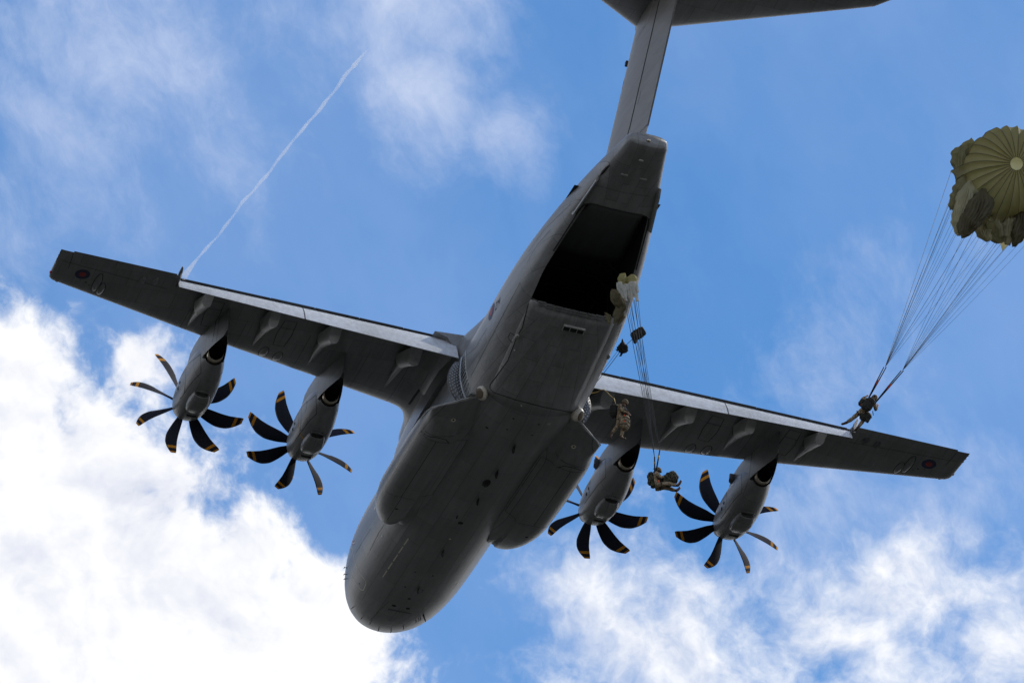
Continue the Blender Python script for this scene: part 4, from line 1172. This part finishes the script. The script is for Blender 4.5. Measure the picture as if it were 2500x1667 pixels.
# ================================================================== vapour trails from the flap tips
def vapour(name, label, path, rad, dens, group):
    m = bpy.data.materials.new(name); m.use_nodes = True; t = NT(m.node_tree); t.n.clear(); MATS[name] = m
    out = t.new('ShaderNodeOutputMaterial'); vol = t.new('ShaderNodeVolumePrincipled')
    vol.inputs['Color'].default_value = (0.97, 0.98, 1, 1); vol.inputs['Anisotropy'].default_value = 0.3
    tc = t.new('ShaderNodeTexCoord')
    n = t.noise(tc.outputs['Object'], 0.9, 5, 0.6)['Fac']
    t.put(vol.inputs['Density'], t.math('MULTIPLY', t.smooth(n, .12, .60, .35, 1.0), dens))
    t.l.new(vol.outputs[0], out.inputs['Volume'])
    v, f = tube(path, rad, 10); o = mesh(name, v, f, m); o.location = (0, 0, ALT)
    tag(o, label, 'vapour', group)
    fix_normals(o)
    return o
random.seed(3)
pa = []; ra = []
NV = 90
for i in range(NV):
    u = i / (NV - 1)
    y = -23.45 - 22.2 * u; x = -15.70 + 2.28 * u; z = 1.40 - .35 * u
    wv = .026 * min(1, u * 6)
    pa.append((x + wv * .55 * math.sin(u * 70) + wv * .4 * math.sin(u * 31 + 1), y, z + wv * .6 * math.cos(u * 57) + .06 * math.sin(u * 23)))
    ra.append((.17 - 1.35 * u if u < .08 else .060 + .014 * math.sin(u * 60) + .02 * u) if u < .92 else .10 * (1 - (u - .92) / .08) + .01)
vapour('wingtip_vapour', 'long thin white vapour trail streaming aft from the left flap tip', pa, ra, 1.7, None)
pa = [(15.75 - .05 * i, -23.05 - .28 * i, 1.42 + .03 * i + .03 * math.sin(i * 2)) for i in range(9)]
vapour('wingtip_vapour', 'short wisp of white vapour at the right flap tip', pa, [.03, .10, .14, .14, .12, .10, .07, .04, .02], 1.1, None)

# ================================================================== PARATROOPERS
def place(px, py, y):                            # spot on a line of sight at a given distance behind the nose
    d = CAM_R.transposed() @ Vector(((px - 1250) / FPX, (py - 833.5) / FPX, 1.0))
    k = (y - CAM_C.y) / d.y
    return CAM_C + d * k + Vector((0, 0, ALT))
def skin_mesh(name, joints, edges, radii, root, mat, parent, sub=1):
    names = list(joints); me = bpy.data.meshes.new(name)
    me.from_pydata([joints[k] for k in names], [(names.index(a), names.index(b)) for a, b in edges], [])
    o = bpy.data.objects.new(name, me); COL.objects.link(o)
    md = o.modifiers.new('Skin', 'SKIN'); md.use_smooth_shade = True
    lay = me.skin_vertices[0].data if me.skin_vertices else None
    if lay is None:
        bpy.context.view_layer.update()
    for i, k in enumerate(names):
        r = radii[k]; me.skin_vertices[0].data[i].radius = r if hasattr(r, '__len__') else (r, r)
        me.skin_vertices[0].data[i].use_root = (k == root)
    sb = o.modifiers.new('Sub', 'SUBSURF'); sb.levels = sub; sb.render_levels = sub
    dg = bpy.context.evaluated_depsgraph_get(); dg.update()
    nm = bpy.data.meshes.new_from_object(o.evaluated_get(dg))
    bpy.data.objects.remove(o); bpy.data.meshes.remove(me)
    nm.name = name; nm.materials.clear(); nm.materials.append(mat)
    nm.polygons.foreach_set('use_smooth', [True] * len(nm.polygons))
    o = bpy.data.objects.new(name, nm); COL.objects.link(o)
    if parent is not None: o.parent = parent
    return o
def lump(name, c, size, mat, parent, R=None, amp=.02, seed=0, power=3.5, n=14):
    """soft stuffed shape: rounded box with cloth lumps"""
    V, F = [], []
    v, f = ellip((0, 0, 0), (1, 1, 1), n + 6, n)
    out = []
    for p in v:
        d = p.normalized(); k = (abs(d.x) ** power + abs(d.y) ** power + abs(d.z) ** power) ** (-1 / power)
        q = Vector((d.x * k * size[0] / 2, d.y * k * size[1] / 2, d.z * k * size[2] / 2))
        q += d * amp * mnoise.fractal(q * 7 + Vector((seed * 3.1, seed, 0)), 1.0, 2.0, 3)
        out.append(Vector(c) + (R @ q if R is not None else q))
    return mesh(name, out, f, mat, parent)
def hand_joints(J, E, Rd, w, el, tag_):
    """palm and five curled fingers beyond the wrist"""
    w = Vector(w); d = (w - Vector(el)).normalized()
    sd = d.cross(Vector((0, 0, 1)));  sd = sd.normalized() if sd.length > .1 else Vector((1, 0, 0)); dn = sd.cross(d).normalized()
    J['palm' + tag_] = w + d * .075; Rd['palm' + tag_] = (.042, .024); E.append(('wrist' + tag_, 'palm' + tag_))
    for k, (o, L) in enumerate(((-.030, .075), (-.010, .085), (.010, .08), (.030, .065))):
        a, b = 'f%d%s' % (k, tag_), 'g%d%s' % (k, tag_)
        J[a] = w + d * (.10 + L * .5) + sd * o; J[b] = w + d * (.10 + L * .75) + sd * o - dn * L * .45
        Rd[a] = .010; Rd[b] = .008; E += [('palm' + tag_, a), (a, b)]
    J['t0' + tag_] = w + d * .07 + sd * .055 - dn * .01; J['t1' + tag_] = w + d * .11 + sd * .07 - dn * .03
    Rd['t0' + tag_] = .012; Rd['t1' + tag_] = .009; E += [('wrist' + tag_, 't0' + tag_), ('t0' + tag_, 't1' + tag_)]
def person(label, loc, quat, pose, group, helmet_tilt=0.0):
    p = empty('person', loc); p.rotation_mode = 'QUATERNION'; p.rotation_quaternion = quat; tag(p, label, 'person', group)
    J = {k: Vector(v) for k, v in pose.items() if k in ('pelvis', 'waist', 'chest', 'neck', 'head', 'crown', 'shR', 'shL', 'elR', 'elL', 'wristR', 'wristL', 'hipR', 'hipL', 'kneeR', 'kneeL', 'ankR', 'ankL', 'toeR', 'toeL')}
    E = [('pelvis', 'waist'), ('waist', 'chest'), ('chest', 'neck'), ('neck', 'head'), ('head', 'crown')]
    for s in 'RL': E += [('chest', 'sh' + s), ('sh' + s, 'el' + s), ('el' + s, 'wrist' + s), ('pelvis', 'hip' + s), ('hip' + s, 'knee' + s), ('knee' + s, 'ank' + s), ('ank' + s, 'toe' + s)]
    Rd = dict(pelvis=(.15, .11), waist=(.14, .10), chest=(.17, .12), neck=.055, head=(.078, .095), crown=(.06, .07))
    for s in 'RL':
        Rd.update({'sh' + s: .065, 'el' + s: .045, 'wrist' + s: (.032, .026), 'hip' + s: .095, 'knee' + s: .070, 'ank' + s: .050, 'toe' + s: .035})
    U = dict(J); UE = list(E); UR = dict(Rd)
    for s in 'RL': hand_joints(J, E, Rd, J['wrist' + s], J['el' + s], s)
    # nose and chin give the head a face
    fd = Vector(pose['face']).normalized()
    J['nose'] = J['head'] + fd * .105; Rd['nose'] = .014; E.append(('head', 'nose'))
    J['chin'] = J['head'] + fd * .065 + (J['neck'] - J['head']).normalized() * .085; Rd['chin'] = .030; E.append(('head', 'chin'))
    skin_mesh('body', J, E, Rd, 'pelvis', SKIN, p)
    up = (J['crown'] - J['neck']).normalized(); sd = fd.cross(up).normalized()
    for s in (-1, 1):
        v, f = ellip(J['head'] + fd * .090 + sd * s * .033 + up * .012, (.012, .012, .010), 8, 6); mesh('eye', v, f, WHITE, p)
    # clothing: same skeleton without head and hands, a little fuller
    for k in ('head', 'crown'): U.pop(k); UR.pop(k)
    UE = [e for e in UE if e[0] in U and e[1] in U]
    for k in UR: UR[k] = tuple(q + .028 for q in UR[k]) if hasattr(UR[k], '__len__') else UR[k] + .028
    UR['neck'] = .07
    for s in 'RL':
        UE = [e for e in UE if e != ('ank' + s, 'toe' + s)]; U.pop('toe' + s); UR.pop('toe' + s)
    un = skin_mesh('uniform', U, UE, UR, 'pelvis', CAMO, p)
    for v in un.data.vertices:                     # loose cloth folds
        v.co += v.normal * .020 * mnoise.fractal(v.co * 11, 1.0, 2.0, 3)
    for s in 'RL':
        a, t = J['ank' + s], J['toe' + s]; k = (J['knee' + s] - a).normalized(); d = (t - a).normalized()
        q, ff = tube([a + k * .16, a + k * .06, a + d * .02 - k * .03, a + d * .10 - k * .045, t + d * .05 - k * .02, t + d * .10], [.062, .060, .062, .052, .050, .028], 10)
        mesh('boot', q, ff, BOOT, p)
    # helmet: dome with rim, ear cups and chin strap
    Rm = Matrix((sd, fd, up)).transposed(); c = J['head'] + up * .045
    rings = []
    for th, k in ((.05, 1), (.4, 1), (.8, 1), (1.2, 1), (1.55, 1.0), (1.72, 1.02), (1.80, 1.10), (1.84, 1.08)):
        rings.append([c + Rm @ Vector((.135 * k * math.sin(th) * math.cos(2 * PI * j / 22), .160 * k * math.sin(th) * math.sin(2 * PI * j / 22), .145 * math.cos(th) - (.05 if (th > 1.5 and math.sin(2 * PI * j / 22) < .2) else 0))) for j in range(22)])
    v, f = loft(rings, True, True, True); h = mesh('helmet', v, f, HELM, p)
    v, f = tube([c + Rm @ Vector((s * .12, .02 if abs(s) == 1 else .06, -.06 if abs(s) == 1 else -.16)) for s in (-1, -.5, 0, .5, 1)], .012, 6); mesh('chin_strap', v, f, WEB, h)
    v, f = tube([c + Rm @ Vector((.05, -.16, .02)), c + Rm @ Vector((.0, -.20, .0)), c + Rm @ Vector((-.05, -.16, .02))], .02, 6); mesh('helmet_clip', v, f, PACK, h)
    # harness straps over the shoulders and thighs
    ch, pe = J['chest'], J['pelvis']; bk = (-Vector(pose.get('front', (0, 1, 0)))).normalized()
    for s in 'RL':
        sh = J['sh' + s]; m = sh * .7 + J['neck'] * .3 + Vector((0, 0, .05))
        v, f = tube([pe - bk * .16 + (J['hip' + s] - pe) * .9, ch - bk * .20 + (sh - ch) * .5, m + (sh - ch) * 0 - bk * .05, m + bk * .10, ch + bk * .20 + (sh - ch) * .4], .028, 6); mesh('harness_strap', v, f, WEB, p)
        hp, kn = J['hip' + s], J['knee' + s]; ax = (kn - hp).normalized(); e1 = ax.cross(Vector((.3, .2, 1))).normalized(); e2 = ax.cross(e1)
        v, f = tube([hp + ax * .16 + (e1 * math.cos(a) + e2 * math.sin(a)) * .125 for a in np.linspace(0, 2 * PI, 13)], .02, 5); mesh('leg_strap', v, f, WEB, p)
    return p, J
def strapped(parent, name, c, size, mat, R=None, seed=1, straps=2, amp=.03):
    o = lump(name, c, size, mat, parent, R, amp, seed)
    for k in range(straps):
        z = size[2] * (-.25 + .5 * k / max(1, straps - 1)); pts = []
        for a in np.linspace(0, 2 * PI, 17):
            x, y = math.cos(a), math.sin(a); q = (abs(x) ** 3.5 + abs(y) ** 3.5) ** (-1 / 3.5)
            w = Vector((x * q * size[0] * .515, y * q * size[1] * .515, z)); pts.append(Vector(c) + (R @ w if R is not None else w))
        v, f = tube(pts, .018, 5); mesh('pack_strap', v, f, WEB if mat is not PACK else CAMO_D, o)
    return o
Q = lambda m: m.to_quaternion()
def facing(fwd, up=(0, 0, 1)):
    f = Vector(fwd).normalized(); u = Vector(up); r = f.cross(u).normalized(); u = r.cross(f)
    return Matrix((r, f, u)).transposed().to_quaternion()
GP = 'paratroopers in the air behind the aircraft'
img_r = Vector(CAM_R[0]); img_u = -Vector(CAM_R[1]); img_f = Vector(CAM_R[2])
# A: just out of the door, upright, hands on the container in front
poseA = dict(pelvis=(0, 0, 0), waist=(0, .01, .18), chest=(0, .03, .40), neck=(0, .08, .58), head=(0, .15, .70), crown=(0, .19, .80), face=(0, .8, -.45),
             shR=(.20, .03, .50), shL=(-.20, .03, .50), elR=(.27, .10, .22), elL=(-.27, .10, .22), wristR=(.13, .34, .16), wristL=(-.13, .34, .16),
             hipR=(.10, 0, -.06), hipL=(-.10, 0, -.06), kneeR=(.13, .02, -.50), kneeL=(-.13, .16, -.48), ankR=(.13, -.22, -.80), ankL=(-.11, .12, -.92), toeR=(.13, -.24, -.98), toeL=(-.11, .27, -.99))
locA = place(1513, 1019, -27.6)
pA, JA = person('paratrooper just out of the right side door, upright with tan rucksack at the thighs', locA, facing(img_r * .85 - img_f * .45 + Vector((0, 0, .12))), poseA, GP)
strapped(pA, 'parachute_pack', (0, -.27, .34), (.48, .34, .66), PACK, None, 2)
strapped(pA, 'reserve_pack', (0, .24, .22), (.36, .20, .24), CAMO_D, None, 3)
strapped(pA, 'rucksack', (0, .28, -.30), (.46, .40, .66), CAMO, None, 4, 3, .05)
lump('pouch', (.22, .22, -.25), (.12, .2, .26), CAMO, pA, None, .02, 8)
for c in ((.22, .33, -.05), (.22, .35, -.34), (-.2, .08, -.03)): lump('orange_tag', c, (.05, .07, .07), ORANGE, pA, None, .01, 2)
# B: sitting in the harness, legs out, rucksack on the lap
poseB = dict(pelvis=(0, 0, 0), waist=(0, -.02, .18), chest=(0, .00, .40), neck=(0, .06, .57), head=(0, .12, .69), crown=(0, .14, .80), face=(0, .9, -.35),
             shR=(.20, .0, .50), shL=(-.20, .0, .50), elR=(.27, .16, .24), elL=(-.27, .16, .24), wristR=(.14, .38, .36), wristL=(-.14, .38, .36),
             hipR=(.11, .04, -.03), hipL=(-.11, .04, -.03), kneeR=(.16, .48, .02), kneeL=(-.14, .46, -.02), ankR=(.18, .86, -.10), ankL=(-.16, .84, -.16), toeR=(.22, .99, .06), toeL=(-.2, .99, -.02))
locB = place(1602, 1185, -33.5)
pB, JB = person('paratrooper sitting in the harness with legs out and a camouflage rucksack on the lap', locB, facing(img_r * .97 + img_f * .12), poseB, GP)
strapped(pB, 'parachute_pack', (0, -.22, .32), (.40, .24, .58), CAMO_D, None, 5)
strapped(pB, 'reserve_pack', (0, .18, .24), (.34, .18, .22), PACK, None, 6)
strapped(pB, 'rucksack', (0, .62, .30), (.46, .50, .72), CAMO_D, Matrix.Rotation(-1.05, 3, 'X'), 7, 3, .06)
for c, sz in (((.14, .55, .46), (.16, .2, .16)), ((-.14, .70, .42), (.16, .2, .18)), ((0, .82, .30), (.2, .2, .18))): lump('rucksack_pocket', c, sz, CAMO_D, pB, None, .03, int(sz[1] * 40))
lump('orange_tag', (.20, .10, .10), (.05, .06, .14), ORANGE, pB, None, .01, 2)
lump('rear_pouch', (0, -.14, .02), (.34, .2, .2), CAMO_D, pB, None, .03, 12)
# C: under the opening canopy, back to us, legs astride
poseC = dict(pelvis=(0, 0, 0), waist=(0, .02, .18), chest=(0, .05, .40), neck=(0, .07, .57), head=(0, .08, .70), crown=(0, .09, .81), face=(0, .95, -.2),
             shR=(.20, .04, .50), shL=(-.20, .04, .50), elR=(.36, .12, .30), elL=(-.42, .08, .36), wristR=(.30, .20, .52), wristL=(-.36, .16, .60),
             hipR=(.11, 0, -.05), hipL=(-.11, 0, -.05), kneeR=(.16, .24, -.34), kneeL=(-.22, .18, -.42), ankR=(.18, .12, -.70), ankL=(-.32, .04, -.82), toeR=(.13, .26, -.82), toeL=(-.44, .14, -.93))
locC = place(2110, 1003, -36.0)
pC, JC = person('paratrooper seen from behind hanging under the big open canopy with legs apart', locC, facing(img_f * .9 + img_r * .10 + Vector((0, 0, -.30)), img_u + img_r * .70 + img_f * .1), poseC, GP)
strapped(pC, 'parachute_pack', (.02, -.24, .28), (.44, .28, .64), PACK, None, 9)
strapped(pC, 'side_container', (-.30, .05, .26), (.24, .30, .34), CAMO_D, None, 10)
strapped(pC, 'rucksack', (.16, .10, -.14), (.46, .36, .44), PACK, None, 11)
lump('rucksack_corner', (.36, .0, -.28), (.16, .16, .16), PACK, pC, None, .01, 3)
lump('orange_tag', (-.22, -.08, .14), (.12, .05, .08), RED, pC, None, .01, 2)
v, f = tube([(.30, .0, .2), (.44, -.06, .05)], .018, 6); mesh('rifle_barrel', v, f, RUBBER, pC)

# ================================================================== PARACHUTES
def line_obj(name, a, b, r, mat, parent, sag=0.0, n=6):
    pts = [a.lerp(b, i / n) + Vector((0, 0, -sag * math.sin(PI * i / n))) for i in range(n + 1)]
    v, f = tube(pts, r, 4, False); return mesh(name, v, f, mat, parent)
def canopy(root, rings_fn, ngore, mats, rows, puff, fold):
    """gores one by one: rings_fn(t, phi) gives the skin point, puff bulges each gore between its seams"""
    skirt = []
    for g in range(ngore):
        V = []; F = []; nc = 6
        for i, t in enumerate(rows):
            for k in range(nc + 1):
                u = k / nc; ph = 2 * PI * (g + u) / ngore
                p = rings_fn(t, ph); q = rings_fn(t, ph + .01); r = rings_fn(min(1, t + .01) if t < .99 else t - .01, ph)
                nr = (q - p).cross(r - p)
                if t >= .99: nr = -nr
                nr = nr.normalized() if nr.length > 1e-9 else Vector((0, 0, 1))
                V.append(p + nr * puff(t, g) * math.sin(PI * u) ** .8)
        for i in range(len(rows) - 1):
            for k in range(nc):
                a = i * (nc + 1) + k; F.append((a, a + 1, a + nc + 2, a + nc + 1))
        mesh('gore', V, F, mats(g), root)
        skirt.append(rings_fn(1.0, 2 * PI * g / ngore))
        pts = [rings_fn(t, 2 * PI * g / ngore) for t in rows]
        v, f = tube(pts, .009, 5); mesh('gore_seam', v, f, WEB, root)
    return skirt
# big half-filled canopy on the right
C0 = place(2482, 400, -47.0)                      # vent
paraC = empty('parachute', (0, 0, 0)); tag(paraC, 'half inflated olive round canopy at the right edge with collapsed skirt', 'parachute', 'open parachutes')
n0 = (img_r * .10 + img_u * .22 - img_f * .97).normalized()       # crown faces us, tipped up a little
top = JC['neck'] * 1.0
mC = Matrix.Translation(locC) @ pC.rotation_quaternion.to_matrix().to_4x4()
risC = mC @ Vector((0, .02, .55))
cen = place(2452, 455, -45.2)
n1 = ((cen - risC).normalized() * .92 - img_f * .28).normalized()
e1 = n0.cross(Vector((0, 0, 1))).normalized(); e2 = n0.cross(e1)
def ringC(t, ph):
    k = max(0.0, (t - .52) / .48)
    n = (n0 * (1 - k * .80) + n1 * k * .80).normalized()
    a = (e1 - n * e1.dot(n)).normalized(); b = n.cross(a)
    rr = interp([(0, .27), (.10, .68), (.25, 1.24), (.40, 1.68), (.52, 1.92), (.62, 2.06), (.76, 2.10), (.88, 2.0), (1, 1.88)], t)[0]
    back = interp([(0, 0), (.10, .05), (.25, .24), (.40, .56), (.52, .98)], min(t, .52))[0]
    c = C0 - n0 * (back + .30 * k) - n1 * (1.60 * k)
    d = a * math.cos(ph) + b * math.sin(ph)
    low = max(0.0, d.dot((-img_u * .93 + img_r * .10).normalized()))
    lft = max(0.0, d.dot((-img_r * .9 + img_u * .2).normalized()))
    kk = k ** .8
    f = 1 + kk * (.15 * math.sin(5 * ph + 1.1) + .10 * math.sin(9 * ph + .4)) + k * k * .08 * math.sin(19 * ph) - .36 * kk * low ** 3 * (1 - .8 * k * k)
    p = c + d * rr * f + n0 * .10 * mnoise.noise(d * 2.2 + Vector((t * 3, 1.7, 0))) * min(1, t * 3) + n1 * (k * (.42 * math.sin(4 * ph + 2.2) + .22 * math.sin(11 * ph)) - .35 * k * low + .3 * k * lft)
    p += Vector((mnoise.noise(p * 1.6), mnoise.noise(p * 1.6 + Vector((9, 0, 0))), mnoise.noise(p * 1.6 + Vector((0, 7, 0))))) * .34 * k
    p += d * (.05 * math.sin(14 * ph + 9 * t) * k)
    return p
rowsC = [0, .05, .1, .17, .25, .33, .4, .46, .52, .56, .6, .65, .7, .75, .8, .85, .9, .95, 1.0]
skC = canopy(paraC, ringC, 28, lambda g: NYLON, rowsC, lambda t, g: .02 + (.10 + .035 * math.sin(g * 2.3)) * math.sin(PI * min(1, t * .95 + .03)) ** .7, None)
# vent cloth, with the sunlit look of the fabric behind put into its colour
V = [C0 - n0 * (.08 + .05 * math.sin(3 * j)) + (e1 * math.cos(2 * PI * j / 16) + e2 * math.sin(2 * PI * j / 16)) * .27 for j in range(16)] + [C0 - n0 * .16]
mesh('vent_cap', V, [(j, (j + 1) % 16, 16) for j in range(16)], NYLON_V, paraC)
rel = [mC @ Vector((s * .17, .0, .52)) for s in (-1, 1)]
up_dir = (cen - risC).normalized()
for s in (0, 1):
    r_end = rel[s] + ((C0 * .3 + cen * .7) - rel[s]).normalized() * 1.75 + img_r * (.35 if s else -.15)
    for dd in (-.05, .05):
        v, f = tube([rel[s], rel[s].lerp(r_end, .5) + img_r * dd * .7, r_end + img_r * dd], [.030, .028, .022], 6); mesh('riser', v, f, WEB, paraC)
    v, f = tube([rel[s].lerp(r_end, .42), rel[s].lerp(r_end, .60)], .040, 6); mesh('riser_tape', v, f, ORANGE, paraC)
    for g in range(28):
        q = skC[g]; right = (q - cen).dot(img_r) > -.2
        if right == bool(s): line_obj('suspension_line', r_end, q, (.0062 if g % 5 else .009), CORD if g % 9 else CORD_W, paraC, .10 * math.sin(g * 1.7))

# the canopy of the sitting paratrooper, just streaming out of its bag beside the ramp
paraB = empty('parachute', (0, 0, 0)); tag(paraB, 'unfurling pale and olive parachute streaming beside the open ramp', 'parachute', 'open parachutes')
YB = -38.5
def crumple(name, outline, y, mat, depth, seed, amp=.05, folds=5, rowsn=26, cols=22, parent=None, pl=.07, pk=1.7):
    """cloth lobe: closed fold swept along a spine given as (px, py, half width px)"""
    rings = []
    for i in range(rowsn):
        u = i / (rowsn - 1) * (len(outline) - 1); k = min(int(u), len(outline) - 2); w = u - k
        px, py, hw = [outline[k][j] * (1 - w) + outline[k + 1][j] * w for j in range(3)]
        c = place(px, py, y); hwm = hw / 54.0; ring = []
        for j in range(cols * 2):
            a = 2 * PI * j / (cols * 2); d = img_r * math.cos(a) - img_f * math.sin(a) * depth
            p = c + d * hwm * (1 + .13 * math.sin(folds * a + seed + i * .12) + pl * abs(math.sin(folds * pk * a + seed * 2 - i * .05 + 1.2 * mnoise.noise(Vector((i * .15, a * .8, seed))))) - pl * .5)
            ring.append(p + d * amp * 1.3 * mnoise.fractal(p * 3 + Vector((seed, 0, 0)), 1, 2, 3) + img_u * amp * mnoise.noise(p * 5))
        rings.append(ring)
    v, f = loft(rings, True, True, True); return mesh(name, v, f, mat, parent or paraB)
crumple('gore', [(1519, 668, 3), (1518, 680, 9), (1519, 694, 9), (1522, 706, 5)], YB, NYLON, .7, 1)
crumple('gore', [(1545, 670, 5), (1543, 678, 12), (1542, 690, 13), (1545, 702, 8)], YB, NYLON, .7, 2)
for k, (x0, x1, y0, y1, w) in enumerate(((1508, 1514, 690, 716, 5), (1513, 1522, 688, 728, 6), (1519, 1530, 694, 736, 6), (1530, 1537, 692, 730, 6), (1537, 1543, 690, 737, 5.5), (1544, 1550, 688, 728, 5), (1549, 1556, 687, 736, 4), (1554, 1558, 686, 722, 3))):
    crumple('gore', [(x0, y0, w * .7), (x0 * .7 + x1 * .3, y0 * .7 + y1 * .3, w), (x0 * .35 + x1 * .65, y0 * .35 + y1 * .65, w * .85), (x1, y1, .8)], YB - .3 - .05 * (k % 3), NYLON_P, .5, 3 + k, .05, 4)
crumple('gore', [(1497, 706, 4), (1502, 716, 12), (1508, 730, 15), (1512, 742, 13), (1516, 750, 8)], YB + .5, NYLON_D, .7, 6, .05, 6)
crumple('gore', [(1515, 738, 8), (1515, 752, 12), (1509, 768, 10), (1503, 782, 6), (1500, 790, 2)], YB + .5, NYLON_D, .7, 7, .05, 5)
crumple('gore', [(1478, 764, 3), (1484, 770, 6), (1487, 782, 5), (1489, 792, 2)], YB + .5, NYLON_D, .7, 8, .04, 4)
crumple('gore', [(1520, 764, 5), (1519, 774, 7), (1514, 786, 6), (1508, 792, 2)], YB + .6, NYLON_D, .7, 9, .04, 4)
YC = -45.2                                        # gathered folds of the big canopy's skirt
for ol, dy, mt, sd_, fo in (([(2350, 352, 2.5), (2342, 372, 13), (2341, 400, 14), (2347, 430, 13), (2352, 455, 8)], 0, NYLON, 11, 3),
        ([(2372, 338, 2.5), (2366, 352, 12), (2362, 372, 13), (2364, 395, 8)], .2, NYLON, 12, 3),
        ([(2352, 430, 2.5), (2346, 455, 14), (2338, 480, 14), (2328, 500, 10), (2322, 512, 3)], -.3, NYLON, 13, 4),
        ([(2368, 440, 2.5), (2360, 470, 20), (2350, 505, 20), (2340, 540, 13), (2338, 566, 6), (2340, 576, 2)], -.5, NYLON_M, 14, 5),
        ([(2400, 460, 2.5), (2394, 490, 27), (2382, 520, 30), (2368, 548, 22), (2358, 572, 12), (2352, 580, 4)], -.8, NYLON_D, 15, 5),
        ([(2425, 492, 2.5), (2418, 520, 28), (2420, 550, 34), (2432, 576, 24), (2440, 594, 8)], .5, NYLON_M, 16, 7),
        ([(2395, 545, 2.5), (2400, 562, 16), (2406, 580, 10), (2408, 590, 3)], .2, NYLON_M, 17, 4),
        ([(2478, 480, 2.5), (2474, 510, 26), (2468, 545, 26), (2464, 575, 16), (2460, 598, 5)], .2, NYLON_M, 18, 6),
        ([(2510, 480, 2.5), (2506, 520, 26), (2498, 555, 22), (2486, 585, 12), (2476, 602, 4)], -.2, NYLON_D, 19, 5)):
    crumple('skirt_fold', ol, YC + dy, mt, .8, sd_, .08, fo, 34, 44, paraC, .42, 2.3)
mB = Matrix.Translation(locB) @ pB.rotation_quaternion.to_matrix().to_4x4()
relB = [mB @ Vector((s * .16, .0, .52)) for s in (-1, 1)]
RB = [place(1598, 1115, -34.2), place(1611, 1098, -34.2)]
for s in (0, 1):
    v, f = tube([relB[s], RB[s]], [.035, .028], 6); mesh('riser', v, f, WEB, paraB)
    v, f = tube([relB[s].lerp(RB[s], .62), relB[s].lerp(RB[s], .76)], .036, 6); mesh('riser_tape', v, f, STATIC, paraB)
for k in range(9):
    s = k % 2; u = k / 8
    q = place(1526 + 31 * u, 738 - 8 * u + 6 * math.sin(k * 2.1), YB)
    line_obj('suspension_line', RB[s], q, .009 if k % 3 else .013, CORD, paraB)
# deployment bags trailing on their static lines
GB = 'deployment bags trailing on static lines'
door = Vector((2.9, -24.2, -.3 + ALT))
b1 = place(1558, 815, -32.0); b2 = place(1520, 850, -30.2); a0 = place(1490, 890, -27.6)
def bag(label, c, size, R, mat, seed, power, amp):
    o = lump('deployment_bag', (0, 0, 0), size, mat, None, None, amp, seed, power); o.location = c
    o.rotation_mode = 'QUATERNION'; o.rotation_quaternion = R; tag(o, label, 'bag', GB)
    return o
Rb = Matrix((( img_r * .86 + img_u * .5), -img_f, (img_u * .86 - img_r * .5))).transposed().to_quaternion()
o = bag('dark rectangular deployment bag with pale bands above the right wing root', b1, (.66, .34, .42), Rb, PACK, 21, 4.5, .03)
for x in (-.13, .10):
    pts = [Vector((x, .185 * math.cos(a) * 1.0, .225 * math.sin(a))) for a in np.linspace(0, 2 * PI, 13)]
    v, f = tube(pts, .02, 5); mesh('bag_band', v, f, CORD, o)
v, f = tube([(.25, 0, .15), (.30, 0, .26), (.34, 0, .30)], [.09, .08, .03], 8); mesh('bag_flap', v, f, PACK, o)
o = bag('crumpled black deployment bag against the rear fuselage edge', b2, (.40, .30, .44), Rb, PACK, 33, 2.6, .09)
for q in (((.12, 0, .15), (.24, 0, .24), (.30, .02, .22)), ((-.1, 0, -.15), (-.16, 0, -.30), (-.2, 0, -.36)), ((.15, 0, -.05), (.26, 0, -.04), (.28, 0, -.12))):
    v, f = tube(q, [.07, .045, .015], 6); mesh('bag_flap', v, f, PACK, o)
sl = empty('static_line', (0, 0, 0)); tag(sl, 'thin dark static line running from the fuselage edge to the deployment bags', 'line')
for a, b in ((door, a0), (a0, b2), (b2, b1)): line_obj('line_segment', a, b, .014, WEB, sl)
line_obj('line_segment', door + Vector((0, .3, .2)), b2 - img_r * .12, .009, CORD, sl)
ys = [door, place(1456, 958, -25.6), place(1466, 952, -26.2), place(1475, 951, -26.6), place(1483, 958, -27.0), place(1490, 966, -27.3), place(1499, 972, -27.5), mB @ Vector((0, 0, 0))]
mA = Matrix.Translation(locA) @ pA.rotation_quaternion.to_matrix().to_4x4(); ys[-1] = mA @ Vector((0, -.22, .55))
v, f = tube(ys, .016, 5); o = mesh('static_line', v, f, STATIC); tag(o, 'yellow static line looping from the right side door to the upright paratrooper', 'line')
